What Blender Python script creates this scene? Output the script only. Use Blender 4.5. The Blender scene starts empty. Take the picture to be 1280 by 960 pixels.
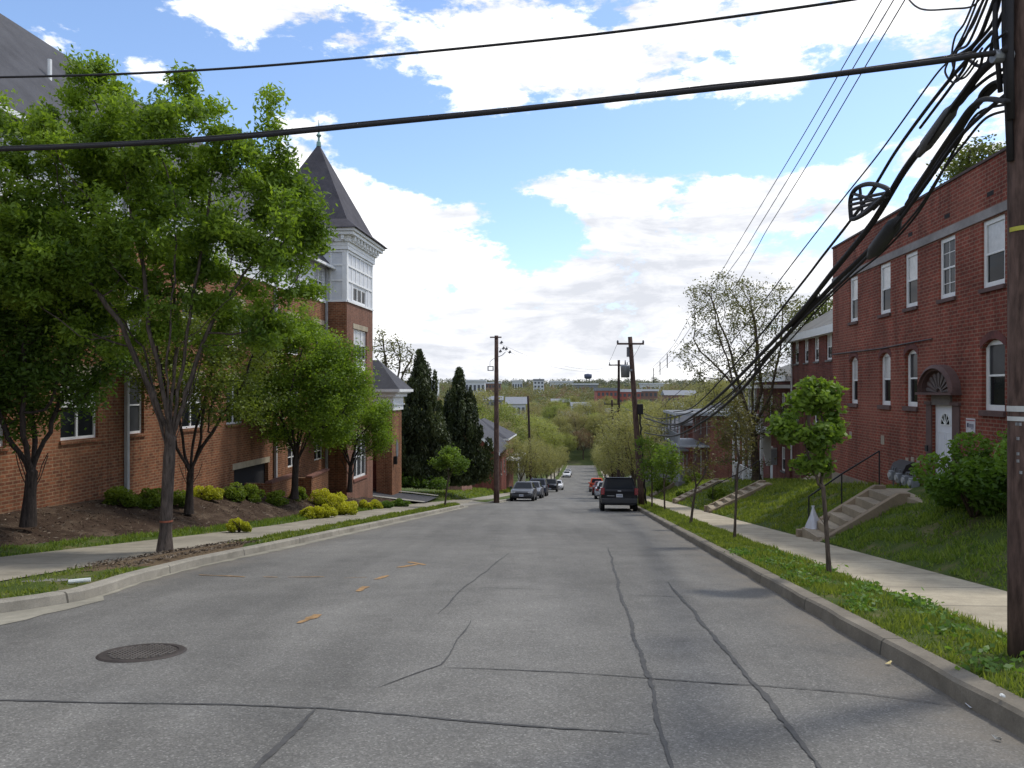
import bpy, math, random
import numpy as np
from mathutils import Vector, Matrix

random.seed(7)
RNG = np.random.default_rng(11)
SC = bpy.context.scene
COL = SC.collection

# ------------------------------------------------------------------ the street's own frame
F, EYE, HOR, D = 940.0, 1.6, 487.0, 0.099      # focal length in pixels, eye height, horizon row, street direction
ANG = -math.atan(D)

_zy = [-60, -20, -6, 0, 105, 120, 140, 160, 178, 200, 230, 238]
_zz = [1.6, 1.5, 0.62, 0.0, -12.6, -14.2, -16.1, -17.7, -19.04, -20.5, -22.0, -22.4]
def zr(Y): return float(np.interp(Y, _zy, _zz))
def W(b, Y, dz=0.0): return Vector((b + D * Y, Y, zr(Y) + dz))
def at(px, py, Y): return Vector(((px - 640) / F * Y, Y, EYE - (py - HOR) / F * Y))
def gp(px, py, dz=0.0):
    Y = F * (EYE - dz) / (py - 600.0)
    return Vector(((px - 640) / F * Y, Y, -0.12 * Y + dz))
def Yb(px, b): return b / ((px - 640) / F - D)
def on_b(px, py, b): return at(px, py, Yb(px, b))

# ------------------------------------------------------------------ materials
MATS = {}
def nt_new(name):
    m = bpy.data.materials.new(name); m.use_nodes = True
    nt = m.node_tree; nt.nodes.clear()
    out = nt.nodes.new('ShaderNodeOutputMaterial')
    return m, nt, out
def nd(nt, t, **kw):
    n = nt.nodes.new(t)
    for k, v in kw.items():
        if k.startswith('i_'):
            n.inputs[k[2:].replace('_', ' ')].default_value = v
        else: setattr(n, k, v)
    return n
def rgba(c): return (c[0], c[1], c[2], 1.0)
def mixc(nt, fac, a, b, mode='MIX'):
    n = nt.nodes.new('ShaderNodeMix'); n.data_type = 'RGBA'; n.blend_type = mode
    for s, v in ((n.inputs[0], fac), (n.inputs[6], a), (n.inputs[7], b)):
        if hasattr(v, 'is_output'): nt.links.new(v, s)
        elif isinstance(v, (int, float)): s.default_value = v
        else: s.default_value = rgba(v)
    return n.outputs[2]
def math_n(nt, op, a, b=None, c=None, clamp=False):
    n = nt.nodes.new('ShaderNodeMath'); n.operation = op; n.use_clamp = clamp
    for i, v in enumerate((a, b, c)):
        if v is None: continue
        if hasattr(v, 'is_output'): nt.links.new(v, n.inputs[i])
        else: n.inputs[i].default_value = v
    return n.outputs[0]
def noise(nt, vec, scale, detail=4, rough=0.55, dist=0.0):
    n = nd(nt, 'ShaderNodeTexNoise'); n.inputs['Scale'].default_value = scale
    n.inputs['Detail'].default_value = detail; n.inputs['Roughness'].default_value = rough
    n.inputs['Distortion'].default_value = dist
    if vec is not None: nt.links.new(vec, n.inputs['Vector'])
    return n.outputs['Fac']
def ramp(nt, fac, stops):
    n = nd(nt, 'ShaderNodeValToRGB'); e = n.color_ramp.elements
    while len(e) < len(stops): e.new(0.5)
    for i, (p, c) in enumerate(stops):
        e[i].position = p; e[i].color = rgba(c) if not isinstance(c, (int, float)) else (c, c, c, 1)
    nt.links.new(fac, n.inputs[0]); return n.outputs[0]
def maprange(nt, v, a, b, c=0.0, d=1.0):
    n = nd(nt, 'ShaderNodeMapRange'); nt.links.new(v, n.inputs[0])
    for i, x in enumerate((a, b, c, d)): n.inputs[i + 1].default_value = x
    return n.outputs[0]
def bsdf(nt, out, col, rough=0.7, metal=0.0, bump=None, bstr=0.3, bdist=0.02, spec=0.5):
    p = nd(nt, 'ShaderNodeBsdfPrincipled')
    if hasattr(col, 'is_output'): nt.links.new(col, p.inputs['Base Color'])
    else: p.inputs['Base Color'].default_value = rgba(col)
    if hasattr(rough, 'is_output'): nt.links.new(rough, p.inputs['Roughness'])
    else: p.inputs['Roughness'].default_value = rough
    p.inputs['Metallic'].default_value = metal
    p.inputs['Specular IOR Level'].default_value = spec
    if bump is not None:
        b = nd(nt, 'ShaderNodeBump'); b.inputs['Strength'].default_value = bstr; b.inputs['Distance'].default_value = bdist
        nt.links.new(bump, b.inputs['Height']); nt.links.new(b.outputs[0], p.inputs['Normal'])
    nt.links.new(p.outputs[0], out.inputs[0]); return p
def objco(nt): return nd(nt, 'ShaderNodeTexCoord').outputs['Object']

def plain(name, c, rough=0.6, metal=0.0, var=0.18, scale=3.0, fine=40.0, bump=0.15, spec=0.5):
    """one base colour weathered by two scales of noise"""
    if name in MATS: return MATS[name]
    m, nt, out = nt_new(name); v = objco(nt)
    n1 = noise(nt, v, scale, 5); n2 = noise(nt, v, fine, 3)
    s = math_n(nt, 'ADD', math_n(nt, 'MULTIPLY', n1, 0.65), math_n(nt, 'MULTIPLY', n2, 0.35))
    f = maprange(nt, s, 0.35, 0.65)
    dark = [x * (1 - var) for x in c]; light = [min(1, x * (1 + var)) for x in c]
    bsdf(nt, out, mixc(nt, f, dark, light), rough, metal, n2, bump, 0.01, spec)
    MATS[name] = m; return m

def brick(name, a, b, mortar, bw=0.203, bh=0.068, ms=0.009, stain=0.35):
    if name in MATS: return MATS[name]
    m, nt, out = nt_new(name); v = objco(nt)
    sx = nd(nt, 'ShaderNodeSeparateXYZ'); nt.links.new(v, sx.inputs[0])
    cb = nd(nt, 'ShaderNodeCombineXYZ')
    nt.links.new(math_n(nt, 'ADD', sx.outputs[0], sx.outputs[1]), cb.inputs[0]); nt.links.new(sx.outputs[2], cb.inputs[1])
    t = nd(nt, 'ShaderNodeTexBrick'); nt.links.new(cb.outputs[0], t.inputs['Vector'])
    t.inputs['Color1'].default_value = rgba(a); t.inputs['Color2'].default_value = rgba(b); t.inputs['Mortar'].default_value = rgba(mortar)
    t.inputs['Scale'].default_value = 1.0; t.inputs['Brick Width'].default_value = bw; t.inputs['Row Height'].default_value = bh
    t.inputs['Mortar Size'].default_value = ms; t.inputs['Mortar Smooth'].default_value = 0.25; t.inputs['Bias'].default_value = -0.1
    n1 = noise(nt, v, 0.7, 6, 0.6); n2 = noise(nt, v, 9.0, 4)
    c = mixc(nt, 1.0, t.outputs['Color'], ramp(nt, n1, [(0.3, 1 - stain), (0.7, 1.0 + stain * 0.4)]), 'MULTIPLY')
    c = mixc(nt, 0.7, c, ramp(nt, n2, [(0.3, 0.65), (0.7, 1.25)]), 'MULTIPLY')
    mp = nd(nt, 'ShaderNodeMapping'); mp.inputs['Scale'].default_value = (1.7, 1.7, 0.16); nt.links.new(v, mp.inputs[0])
    n3 = noise(nt, mp.outputs[0], 1.6, 5, 0.65); n4 = noise(nt, v, 0.33, 3, 0.5)
    c = mixc(nt, 0.8, c, ramp(nt, n3, [(0.36, 0.62), (0.5, 1.0), (0.7, 1.12)]), 'MULTIPLY')
    c = mixc(nt, math_n(nt, 'MULTIPLY', maprange(nt, n4, 0.55, 0.68), 0.35), c, [(x + y) * .55 for x, y in zip(a, mortar)])
    h = math_n(nt, 'SUBTRACT', math_n(nt, 'MULTIPLY', n2, 0.3), t.outputs['Fac'])
    bsdf(nt, out, c, 0.88, 0, h, 0.5, 0.012, 0.25)
    MATS[name] = m; return m

def leafmat(name, dark, light, trans=0.35, bleed=(1.0, 1.0, 0.55)):
    if name in MATS: return MATS[name]
    m, nt, out = nt_new(name)
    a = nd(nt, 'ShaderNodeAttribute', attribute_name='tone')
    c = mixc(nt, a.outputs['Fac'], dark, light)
    d = nd(nt, 'ShaderNodeBsdfPrincipled'); nt.links.new(c, d.inputs['Base Color']); d.inputs['Roughness'].default_value = 0.55
    d.inputs['Specular IOR Level'].default_value = 0.35
    t = nd(nt, 'ShaderNodeBsdfTranslucent'); nt.links.new(mixc(nt, 1.0, c, [x * 1.6 for x in bleed], 'MULTIPLY'), t.inputs['Color'])
    mx = nd(nt, 'ShaderNodeMixShader'); mx.inputs[0].default_value = trans
    nt.links.new(d.outputs[0], mx.inputs[1]); nt.links.new(t.outputs[0], mx.inputs[2]); nt.links.new(mx.outputs[0], out.inputs[0])
    MATS[name] = m; return m

def bark(name, c, scale=14.0):
    if name in MATS: return MATS[name]
    m, nt, out = nt_new(name); v = objco(nt)
    mp = nd(nt, 'ShaderNodeMapping'); mp.inputs['Scale'].default_value = (1, 1, 0.18); nt.links.new(v, mp.inputs[0])
    n = noise(nt, mp.outputs[0], scale * 2, 6, 0.65); n2 = noise(nt, v, 2.5, 4)
    c1 = mixc(nt, maprange(nt, n, 0.35, 0.65), [x * 0.5 for x in c], [x * 1.4 for x in c])
    c1 = mixc(nt, 0.6, c1, ramp(nt, n2, [(0.3, 0.6), (0.7, 1.2)]), 'MULTIPLY')
    bsdf(nt, out, c1, 0.9, 0, n, 0.6, 0.015, 0.2)
    MATS[name] = m; return m

def glass(name, c=(0.012, 0.014, 0.016), rough=0.04):
    if name in MATS: return MATS[name]
    m, nt, out = nt_new(name); v = objco(nt)
    n = noise(nt, v, 1.2, 3)
    bsdf(nt, out, mixc(nt, n, [x * 0.6 for x in c], [x * 1.5 for x in c]), rough, 0, n, 0.05, 0.01, 0.09)
    MATS[name] = m; return m

def paint_car(name, c):
    if name in MATS: return MATS[name]
    m, nt, out = nt_new(name); v = objco(nt)
    n = noise(nt, v, 2.0, 4)
    p = bsdf(nt, out, mixc(nt, n, [x * 0.85 for x in c], [min(1, x * 1.12) for x in c]), maprange(nt, n, 0.3, 0.7, 0.25, 0.40), 0.0)
    p.inputs['Specular IOR Level'].default_value = 0.22; p.inputs['Coat Weight'].default_value = 0.08; p.inputs['Coat Roughness'].default_value = 0.08
    MATS[name] = m; return m

def road_mat():
    m, nt, out = nt_new('asphalt'); v = objco(nt)
    big = noise(nt, v, 0.22, 5, 0.6, 0.4); mid = noise(nt, v, 1.6, 5, 0.6); fin = noise(nt, v, 110, 2, 0.7)
    vo = nd(nt, 'ShaderNodeTexVoronoi'); vo.inputs['Scale'].default_value = 85; nt.links.new(v, vo.inputs['Vector'])
    sep = nd(nt, 'ShaderNodeSeparateColor'); nt.links.new(vo.outputs['Color'], sep.inputs[0])
    c = mixc(nt, maprange(nt, big, 0.35, 0.65), (0.136, 0.131, 0.119), (0.176, 0.169, 0.152))
    c = mixc(nt, 0.75, c, ramp(nt, mid, [(0.3, 0.82), (0.7, 1.12)]), 'MULTIPLY')
    c = mixc(nt, 1.0, c, ramp(nt, sep.outputs[0], [(0.0, 0.70), (0.55, 0.96), (0.9, 1.15), (1.0, 1.7)]), 'MULTIPLY')
    # oil-darkened parking lane on the right: b = x - D*y between 0.3 and 2.6
    sx = nd(nt, 'ShaderNodeSeparateXYZ'); nt.links.new(v, sx.inputs[0])
    b = math_n(nt, 'SUBTRACT', sx.outputs[0], math_n(nt, 'MULTIPLY', sx.outputs[1], D))
    lane = math_n(nt, 'MULTIPLY', maprange(nt, math_n(nt, 'ABSOLUTE', math_n(nt, 'SUBTRACT', b, 1.5)), 0.5, 1.3, 1, 0),
                  maprange(nt, noise(nt, v, 0.9, 5, 0.65, 0.5), 0.52, 0.7))
    mp = nd(nt, 'ShaderNodeMapping'); mp.inputs['Scale'].default_value = (1.3, 0.06, 1); mp.inputs['Rotation'].default_value = (0, 0, math.atan(D)); nt.links.new(v, mp.inputs[0])
    wear = noise(nt, mp.outputs[0], 1.0, 4, 0.55)
    c = mixc(nt, 0.8, c, ramp(nt, wear, [(0.35, 0.84), (0.65, 1.12)]), 'MULTIPLY')
    c = mixc(nt, math_n(nt, 'MULTIPLY', lane, 0.32), c, (0.07, 0.062, 0.054))
    spot = maprange(nt, noise(nt, v, 3.2, 3, 0.5), 0.66, 0.74); c = mixc(nt, math_n(nt, 'MULTIPLY', spot, 0.35), c, (0.07, 0.065, 0.06))
    # dirt and lighter dust toward both kerbs
    edge = maprange(nt, math_n(nt, 'ABSOLUTE', math_n(nt, 'ADD', b, 2.2)), 4.1, 4.9)
    c = mixc(nt, math_n(nt, 'MULTIPLY', edge, maprange(nt, mid, 0.35, 0.65, 0.1, 0.75)), c, (0.17, 0.145, 0.112))
    bsdf(nt, out, c, 0.9, 0, math_n(nt, 'ADD', fin, sep.outputs[0]), 0.35, 0.006, 0.25)
    return m

def concrete(name, c, joint=0.0):
    if name in MATS: return MATS[name]
    m, nt, out = nt_new(name); v = objco(nt)
    n1 = noise(nt, v, 0.8, 6, 0.65); n2 = noise(nt, v, 60, 3); n3 = noise(nt, v, 6, 5)
    col = mixc(nt, maprange(nt, n1, 0.3, 0.7), [x * 0.68 for x in c], [x * 1.15 for x in c])
    col = mixc(nt, 0.6, col, ramp(nt, n3, [(0.3, 0.8), (0.7, 1.12)]), 'MULTIPLY')
    col = mixc(nt, 0.6, col, ramp(nt, n2, [(0.3, 0.75), (0.7, 1.15)]), 'MULTIPLY')
    if joint:
        sx = nd(nt, 'ShaderNodeSeparateXYZ'); nt.links.new(v, sx.inputs[0])
        fr = math_n(nt, 'FRACT', math_n(nt, 'DIVIDE', math_n(nt, 'ADD', sx.outputs[1], math_n(nt, 'MULTIPLY', sx.outputs[0], D)), joint))
        j = math_n(nt, 'LESS_THAN', fr, 0.03 / joint)
        col = mixc(nt, math_n(nt, 'MULTIPLY', j, 0.8), col, (0.06, 0.055, 0.045))
    bsdf(nt, out, col, 0.9, 0, n2, 0.25, 0.006, 0.2)
    MATS[name] = m; return m

def earth(name, a, b, c3=None, s1=1.2, s2=30, bump=0.6):
    if name in MATS: return MATS[name]
    m, nt, out = nt_new(name); v = objco(nt)
    n1 = noise(nt, v, s1, 6, 0.65); n2 = noise(nt, v, s2, 4, 0.7)
    col = mixc(nt, maprange(nt, n2, 0.3, 0.7), a, b)
    if c3 is not None: col = mixc(nt, maprange(nt, n1, 0.5, 0.68), col, c3)
    col = mixc(nt, 0.7, col, ramp(nt, n1, [(0.3, 0.7), (0.7, 1.25)]), 'MULTIPLY')
    bsdf(nt, out, col, 0.95, 0, n2, bump, 0.03, 0.15)
    MATS[name] = m; return m

# ------------------------------------------------------------------ mesh helpers
class MB:
    def __init__(s): s.v = []; s.f = []; s.mi = []; s.m = 0
    def add(s, vs, fs):
        o = len(s.v); s.v += [tuple(p) for p in vs]
        for f in fs: s.f.append(tuple(i + o for i in f)); s.mi.append(s.m)
        return s
    def quad(s, a, b, c, d): return s.add([a, b, c, d], [(0, 1, 2, 3)])
    def poly(s, pts): return s.add(pts, [tuple(range(len(pts)))])
    def box(s, x0, x1, y0, y1, z0, z1, M=None):
        P = [(x0, y0, z0), (x1, y0, z0), (x1, y1, z0), (x0, y1, z0), (x0, y0, z1), (x1, y0, z1), (x1, y1, z1), (x0, y1, z1)]
        if M is not None: P = [M(*p) for p in P]
        return s.add(P, [(0, 3, 2, 1), (4, 5, 6, 7), (0, 1, 5, 4), (1, 2, 6, 5), (2, 3, 7, 6), (3, 0, 4, 7)])
    def prism(s, prof, y0, y1, axis='y'):
        """prof: list of (a, z) swept along axis"""
        n = len(prof)
        def P(a, t, z): return (a, t, z) if axis == 'y' else (t, a, z)
        vs = [P(a, y0, z) for a, z in prof] + [P(a, y1, z) for a, z in prof]
        fs = [(i, (i + 1) % n, n + (i + 1) % n, n + i) for i in range(n)] + [tuple(range(n))[::-1], tuple(range(n, 2 * n))]
        return s.add(vs, fs)
    def tube(s, pts, r, sides=8, cap=True):
        pts = [Vector(p) for p in pts]; n = len(pts)
        rs = [r] * n if not hasattr(r, '__len__') else list(r)
        o = len(s.v); prev = None; ref = None
        for i in range(n):
            d = (pts[min(i + 1, n - 1)] - pts[max(i - 1, 0)])
            if d.length < 1e-9: d = Vector((0, 0, 1))
            d.normalize()
            if ref is None: ref = Vector((1, 0, 0)) if abs(d.x) < 0.8 else Vector((0, 1, 0))
            a = (ref - d * ref.dot(d)).normalized(); b = d.cross(a); ref = a
            for k in range(sides):
                t = 2 * math.pi * k / sides
                s.v.append(tuple(pts[i] + (a * math.cos(t) + b * math.sin(t)) * rs[i]))
        for i in range(n - 1):
            for k in range(sides):
                k2 = (k + 1) % sides
                s.f.append((o + i * sides + k, o + i * sides + k2, o + (i + 1) * sides + k2, o + (i + 1) * sides + k)); s.mi.append(s.m)
        if cap:
            s.f.append(tuple(o + k for k in range(sides))[::-1]); s.mi.append(s.m)
            s.f.append(tuple(o + (n - 1) * sides + k for k in range(sides))); s.mi.append(s.m)
        return s
    def build(s, name, mats, parent=None, smooth=False, bevel=0.0):
        me = bpy.data.meshes.new(name); me.from_pydata(s.v, [], s.f)
        for m in (mats if isinstance(mats, (list, tuple)) else [mats]): me.materials.append(m)
        if any(s.mi): me.polygons.foreach_set('material_index', s.mi)
        if smooth: me.polygons.foreach_set('use_smooth', [True] * len(s.f))
        me.update()
        o = bpy.data.objects.new(name, me); COL.objects.link(o)
        if parent is not None: o.parent = parent
        if bevel:
            md = o.modifiers.new('edge', 'BEVEL'); md.width = bevel; md.segments = 2; md.limit_method = 'ANGLE'; md.angle_limit = math.radians(28)
        return o

def tag(o, label, cat, group=None, kind=None):
    o['label'] = label; o['category'] = cat
    if group: o['group'] = group
    if kind: o['kind'] = kind
    return o
def empty(name, loc, rz=0.0, label=None, cat=None, group=None):
    o = bpy.data.objects.new(name, None); COL.objects.link(o); o.location = loc; o.rotation_euler = (0, 0, rz); o.empty_display_size = 0.3
    if label: tag(o, label, cat, group)
    return o
def dup(root, loc, rz=0.0, scale=1.0, label=None):
    def rec(o, parent):
        c = o.copy(); COL.objects.link(c)
        if parent is not None: c.parent = parent
        for ch in o.children: rec(ch, c)
        return c
    r = rec(root, None); r.location = loc; r.rotation_euler = (0, 0, rz); r.scale = (scale,) * 3 if isinstance(scale, (int, float)) else scale
    if label: r['label'] = label
    return r
def structure(o): o['kind'] = 'structure'; return o

def np_mesh(name, verts, faces, mat, parent=None, tone=None, smooth=False):
    """verts (N,3), faces (M,k) with one k"""
    me = bpy.data.meshes.new(name); n, (mf, k) = len(verts), faces.shape
    me.vertices.add(n); me.vertices.foreach_set('co', np.asarray(verts, np.float32).ravel())
    me.loops.add(mf * k); me.loops.foreach_set('vertex_index', faces.astype(np.int32).ravel())
    me.polygons.add(mf); me.polygons.foreach_set('loop_start', np.arange(0, mf * k, k, dtype=np.int32))
    if smooth: me.polygons.foreach_set('use_smooth', np.ones(mf, bool))
    if tone is not None:
        a = me.attributes.new('tone', 'FLOAT', 'POINT'); a.data.foreach_set('value', np.asarray(tone, np.float32))
    me.materials.append(mat); me.update(calc_edges=True)
    o = bpy.data.objects.new(name, me); COL.objects.link(o)
    if parent is not None: o.parent = parent
    return o

def unit(a): return a / np.maximum(np.linalg.norm(a, axis=1, keepdims=True), 1e-9)
def leaf_arrays(c, L, Wd, droop, rng, upward=0.0):
    """diamond leaves at centres c"""
    n = len(c)
    a = rng.normal(size=(n, 3)); a[:, 2] = a[:, 2] * 0.6 - droop + upward; a = unit(a)
    b = unit(np.cross(a, rng.normal(size=(n, 3))))
    l = L * rng.uniform(0.65, 1.3, (n, 1)); w = Wd * rng.uniform(0.7, 1.3, (n, 1))
    v = np.stack([c - a * l / 2, c + b * w / 2 - a * l * 0.05, c + a * l / 2, c - b * w / 2 - a * l * 0.05], 1).reshape(-1, 3)
    return v, np.arange(4 * n).reshape(n, 4)

# ------------------------------------------------------------------ trees (space colonisation)
def sample_lobes(lobes, n, rng):
    vol = np.array([l[3] * l[4] * l[5] * (l[6] if len(l) > 6 else 1) for l in lobes]); p = vol / vol.sum()
    k = rng.choice(len(lobes), n, p=p); d = unit(rng.normal(size=(n, 3))) * rng.uniform(0, 1, (n, 1)) ** (1 / 2.6)
    L = np.array([l[:6] for l in lobes])
    return L[k, :3] + d * L[k, 3:6]

def skeleton(start, attr, step, kill, rng, iters=140):
    P = [np.array(p, float) for p, _ in start]; par = [q for _, q in start]; kids = [0] * len(P)
    attr = attr.copy(); pos = np.array(P)
    d = np.linalg.norm(attr[:, None] - pos[None], axis=2); ni = d.argmin(1); nd_ = d.min(1)
    alive = np.ones(len(attr), bool)
    for _ in range(iters):
        alive &= nd_ > kill
        ids = np.nonzero(alive)[0]
        if not len(ids): break
        vec = unit(attr[ids] - pos[ni[ids]])
        acc = np.zeros_like(pos); np.add.at(acc, ni[ids], vec)
        act = np.unique(ni[ids]); new = []
        for a in act:
            if kids[a] >= 3:
                alive[ids[ni[ids] == a]] = False; continue
            dv = acc[a]; l = np.linalg.norm(dv)
            if l < 1e-6: dv = rng.normal(size=3); l = np.linalg.norm(dv)
            dv = dv / l + rng.normal(size=3) * 0.08; dv[2] += 0.08; dv /= np.linalg.norm(dv)
            new.append((pos[a] + dv * step, a)); kids[a] += 1
        if not new: break
        o = len(par); npz = np.array([q for q, _ in new]); par += [a for _, a in new]; kids += [0] * len(new)
        pos = np.vstack([pos, npz])
        dd = np.linalg.norm(attr[:, None] - npz[None], axis=2); j = dd.argmin(1); m = dd.min(1)
        better = m < nd_; ni[better] = j[better] + o; nd_[better] = m[better]
    par = np.array(par); n = len(par); w = np.zeros(n); nk = np.zeros(n, int)
    for i in range(n):
        if par[i] >= 0: nk[par[i]] += 1
    w[nk == 0] = 1
    for i in range(n - 1, -1, -1):
        if par[i] >= 0: w[par[i]] += w[i]
    return pos, par, w, nk

def limb_mesh(pos, par, rad):
    mb = MB(); n = len(par); main = {}
    for i in range(n):
        p = par[i]
        if p >= 0 and (p not in main or rad[i] > rad[main[p]]): main[p] = i
    dirs = np.zeros_like(pos)
    for i in range(n):
        p = par[i]; dirs[i] = pos[i] - pos[p] if p >= 0 else np.array([0, 0, 1.0])
    dirs = unit(dirs)
    for i in range(n):       # smooth joints
        if i in main: dirs[i] = dirs[i] + dirs[main[i]]
    dirs = unit(dirs)
    def ring(c, d, r, k):
        ref = np.array([1.0, 0.13, 0.0]) if abs(d[0]) < 0.85 else np.array([0.0, 1.0, 0.1])
        a = ref - d * d.dot(ref); a /= np.linalg.norm(a); b = np.cross(d, a)
        return [c + (a * math.cos(2 * math.pi * j / k) + b * math.sin(2 * math.pi * j / k)) * r for j in range(k)]
    for i in range(n):
        p = par[i]
        if p < 0: continue
        k = 10 if rad[i] > 0.06 else (6 if rad[i] > 0.02 else 3)
        r0 = rad[p] if main.get(p) == i else min(rad[i] * 1.15, rad[p])
        d0 = dirs[p] if main.get(p) == i else dirs[i]
        mb.add(ring(pos[p], d0, r0, k) + ring(pos[i], dirs[i], rad[i], k), [(j, (j + 1) % k, k + (j + 1) % k, k + j) for j in range(k)])
    return mb

def make_tree(name, label, cat, loc, trunk, lobes, r_base, n_attr, n_leaf, leaf, mats, rng, limbs=5, limb_len=1.0, limb_tilt=0.45,
              step=0.28, kill=0.38, spread=0.25, droop=0.35, rmin=0.005, group=None, per=None, expo=1.95, leafw=3):
    """trunk: list of points relative to loc; lobes: (x,y,z,rx,ry,rz[,weight]) relative to loc"""
    root = empty(name, loc, 0, label, cat, group)
    start = [(trunk[0], -1)]; 
    for i in range(1, len(trunk)):
        a, b = np.array(trunk[i - 1], float), np.array(trunk[i], float); m = max(1, int(np.linalg.norm(b - a) / 0.35))
        for j in range(1, m + 1): start.append((a + (b - a) * j / m, len(start) - 1))
    top = len(start) - 1; fork = np.array(start[top][0])
    cen = np.average(np.array([l[:3] for l in lobes]), axis=0, weights=[l[3] * l[4] * l[5] for l in lobes])
    for k in range(limbs):
        t = 2 * math.pi * (k + rng.uniform(-.3, .3)) / limbs; til = limb_tilt * rng.uniform(0.5, 1.2)
        p = max(0, top - int(rng.integers(0, 2))); q = np.array(start[p][0]); d = np.array([math.cos(t) * til, math.sin(t) * til, 1.0]); d /= np.linalg.norm(d)
        for j in range(max(1, int(limb_len / step))):
            q = q + d * step + rng.normal(size=3) * 0.02; start.append((q, p)); p = len(start) - 1
    attr = sample_lobes(lobes, n_attr, rng)
    pos, par, w, nk = skeleton(start, attr, step, kill, rng)
    rad = np.maximum(r_base * (w / w[0]) ** (1 / expo), rmin)
    # root flare
    h = pos[:, 2] - pos[0, 2]; fl = np.where(np.arange(len(pos)) <= top, 1 + 0.45 * np.exp(-h / 0.18), 1.0); rad = rad * fl
    limb_mesh(pos, par, rad).build('trunk', mats[0], root, smooth=True)
    tips = np.nonzero(w <= leafw)[0]; tips = tips[tips >= len(start)]
    wt = rng.uniform(0.2, 1.0, len(tips)) ** 1.2; wt /= wt.sum()
    k = rng.choice(tips, n_leaf, p=wt)
    c = pos[k] + rng.normal(size=(n_leaf, 3)) * spread * np.array([1, 1, 0.75])
    v, f = leaf_arrays(c, leaf[0], leaf[1], droop, rng)
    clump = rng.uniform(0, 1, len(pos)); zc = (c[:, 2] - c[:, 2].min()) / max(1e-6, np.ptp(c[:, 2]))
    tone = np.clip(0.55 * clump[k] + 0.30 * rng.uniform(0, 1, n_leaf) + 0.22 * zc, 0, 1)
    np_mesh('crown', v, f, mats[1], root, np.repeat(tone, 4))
    return root

def px_lobes(lst, loc, Y):
    out = []
    for l in lst:
        px, py, rx, ry, dy, rd = l[:6]; p = at(px, py, Y) - loc
        k = Y / F; out.append((p.x, dy, p.z, rx * k, rd, ry * k) + tuple(l[6:]))
    return out

def make_shrub(name, label, loc, r, h, n, leaf, mat, rng, cat='shrub', group=None, stems=7, flat=0.0):
    root = empty(name, loc, 0, label, cat, group)
    mb = MB()
    for i in range(stems):
        t = rng.uniform(0, 6.28); e = Vector((math.cos(t) * r * 0.6, math.sin(t) * r * 0.6, h * rng.uniform(0.6, 0.9)))
        mb.tube([(0, 0, -0.05), e * 0.5 + Vector((0, 0, h * 0.12)), e], [0.018, 0.012, 0.005], 5)
    mb.build('stem', bark('bark_brown', (0.09, 0.065, 0.045)), root, True)
    # uneven lobes
    m = 14; lc = unit(rng.normal(size=(m, 3))); lc[:, 2] = np.abs(lc[:, 2]); lc *= np.array([r * rng.uniform(.6, .95), r * rng.uniform(.6, .95), h * .68]) * rng.uniform(.6, 1.15, (m, 1)); lr = rng.uniform(.26, .52, m) * r
    k = rng.integers(0, m, n); d = unit(rng.normal(size=(n, 3))) * rng.uniform(0.45, 1, (n, 1)) ** 0.5
    c = lc[k] + d * lr[k][:, None] * np.array([1, 1, 0.85]); c[:, 2] = np.maximum(c[:, 2] + h * 0.12, 0.01)
    v, f = leaf_arrays(c, leaf[0], leaf[1], -0.15, rng)
    tone = np.clip(0.55 * (c[:, 2] / h) + 0.25 * rng.uniform(0, 1, n) + 0.25 * rng.uniform(0, 1, m)[k] - 0.05, 0, 1)
    np_mesh('foliage', v, f, mat, root, np.repeat(tone, 4))
    return root
# ------------------------------------------------------------------ camera, sun, sky
cam = bpy.data.cameras.new('camera'); cam.sensor_width = 36; cam.lens = 36 * F / 1280; cam.shift_y = 7 / 1280
cam.clip_start = 0.1; cam.clip_end = 9000
co = bpy.data.objects.new('camera', cam); COL.objects.link(co); co.location = (0, 0, EYE); co.rotation_euler = (math.radians(90), 0, 0)
SC.camera = co
SUN_EL, SUN_AZ = math.radians(57), math.radians(62)
sun = bpy.data.lights.new('sun', 'SUN'); sun.energy = 2.5; sun.angle = math.radians(6); sun.color = (1.0, 0.955, 0.88)
so = bpy.data.objects.new('sun', sun); COL.objects.link(so)
sd = Vector((math.sin(SUN_AZ) * math.cos(SUN_EL), math.cos(SUN_AZ) * math.cos(SUN_EL), math.sin(SUN_EL)))
so.rotation_euler = (-sd).to_track_quat('-Z', 'Y').to_euler(); so.location = sd * 50
SC.view_settings.view_transform = 'Standard'; SC.view_settings.look = 'None'; SC.view_settings.exposure = 0
SC.cycles.use_denoising = True
SC.cycles.max_bounces = 6; SC.cycles.transparent_max_bounces = 8

world = bpy.data.worlds.new('World'); SC.world = world; world.use_nodes = True
nt = world.node_tree; nt.nodes.clear(); wo = nt.nodes.new('ShaderNodeOutputWorld')
sky = nd(nt, 'ShaderNodeTexSky'); sky.sky_type = 'NISHITA'; sky.sun_disc = False
sky.sun_elevation = SUN_EL; sky.sun_rotation = SUN_AZ; sky.air_density = 1.0; sky.dust_density = 0.6; sky.ozone_density = 1.6
bgs = nd(nt, 'ShaderNodeBackground'); bgs.inputs['Strength'].default_value = 0.15
hs = nd(nt, 'ShaderNodeHueSaturation'); hs.inputs['Saturation'].default_value = 1.0; hs.inputs['Value'].default_value = 1.5; nt.links.new(sky.outputs[0], hs.inputs['Color'])
nt.links.new(mixc(nt, 1.0, hs.outputs[0], (0.90, 0.935, 1.0), 'MULTIPLY'), bgs.inputs['Color'])
gen = nd(nt, 'ShaderNodeTexCoord').outputs['Generated']
sx = nd(nt, 'ShaderNodeSeparateXYZ'); nt.links.new(gen, sx.inputs[0]); X, Yc, Z = sx.outputs
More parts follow.
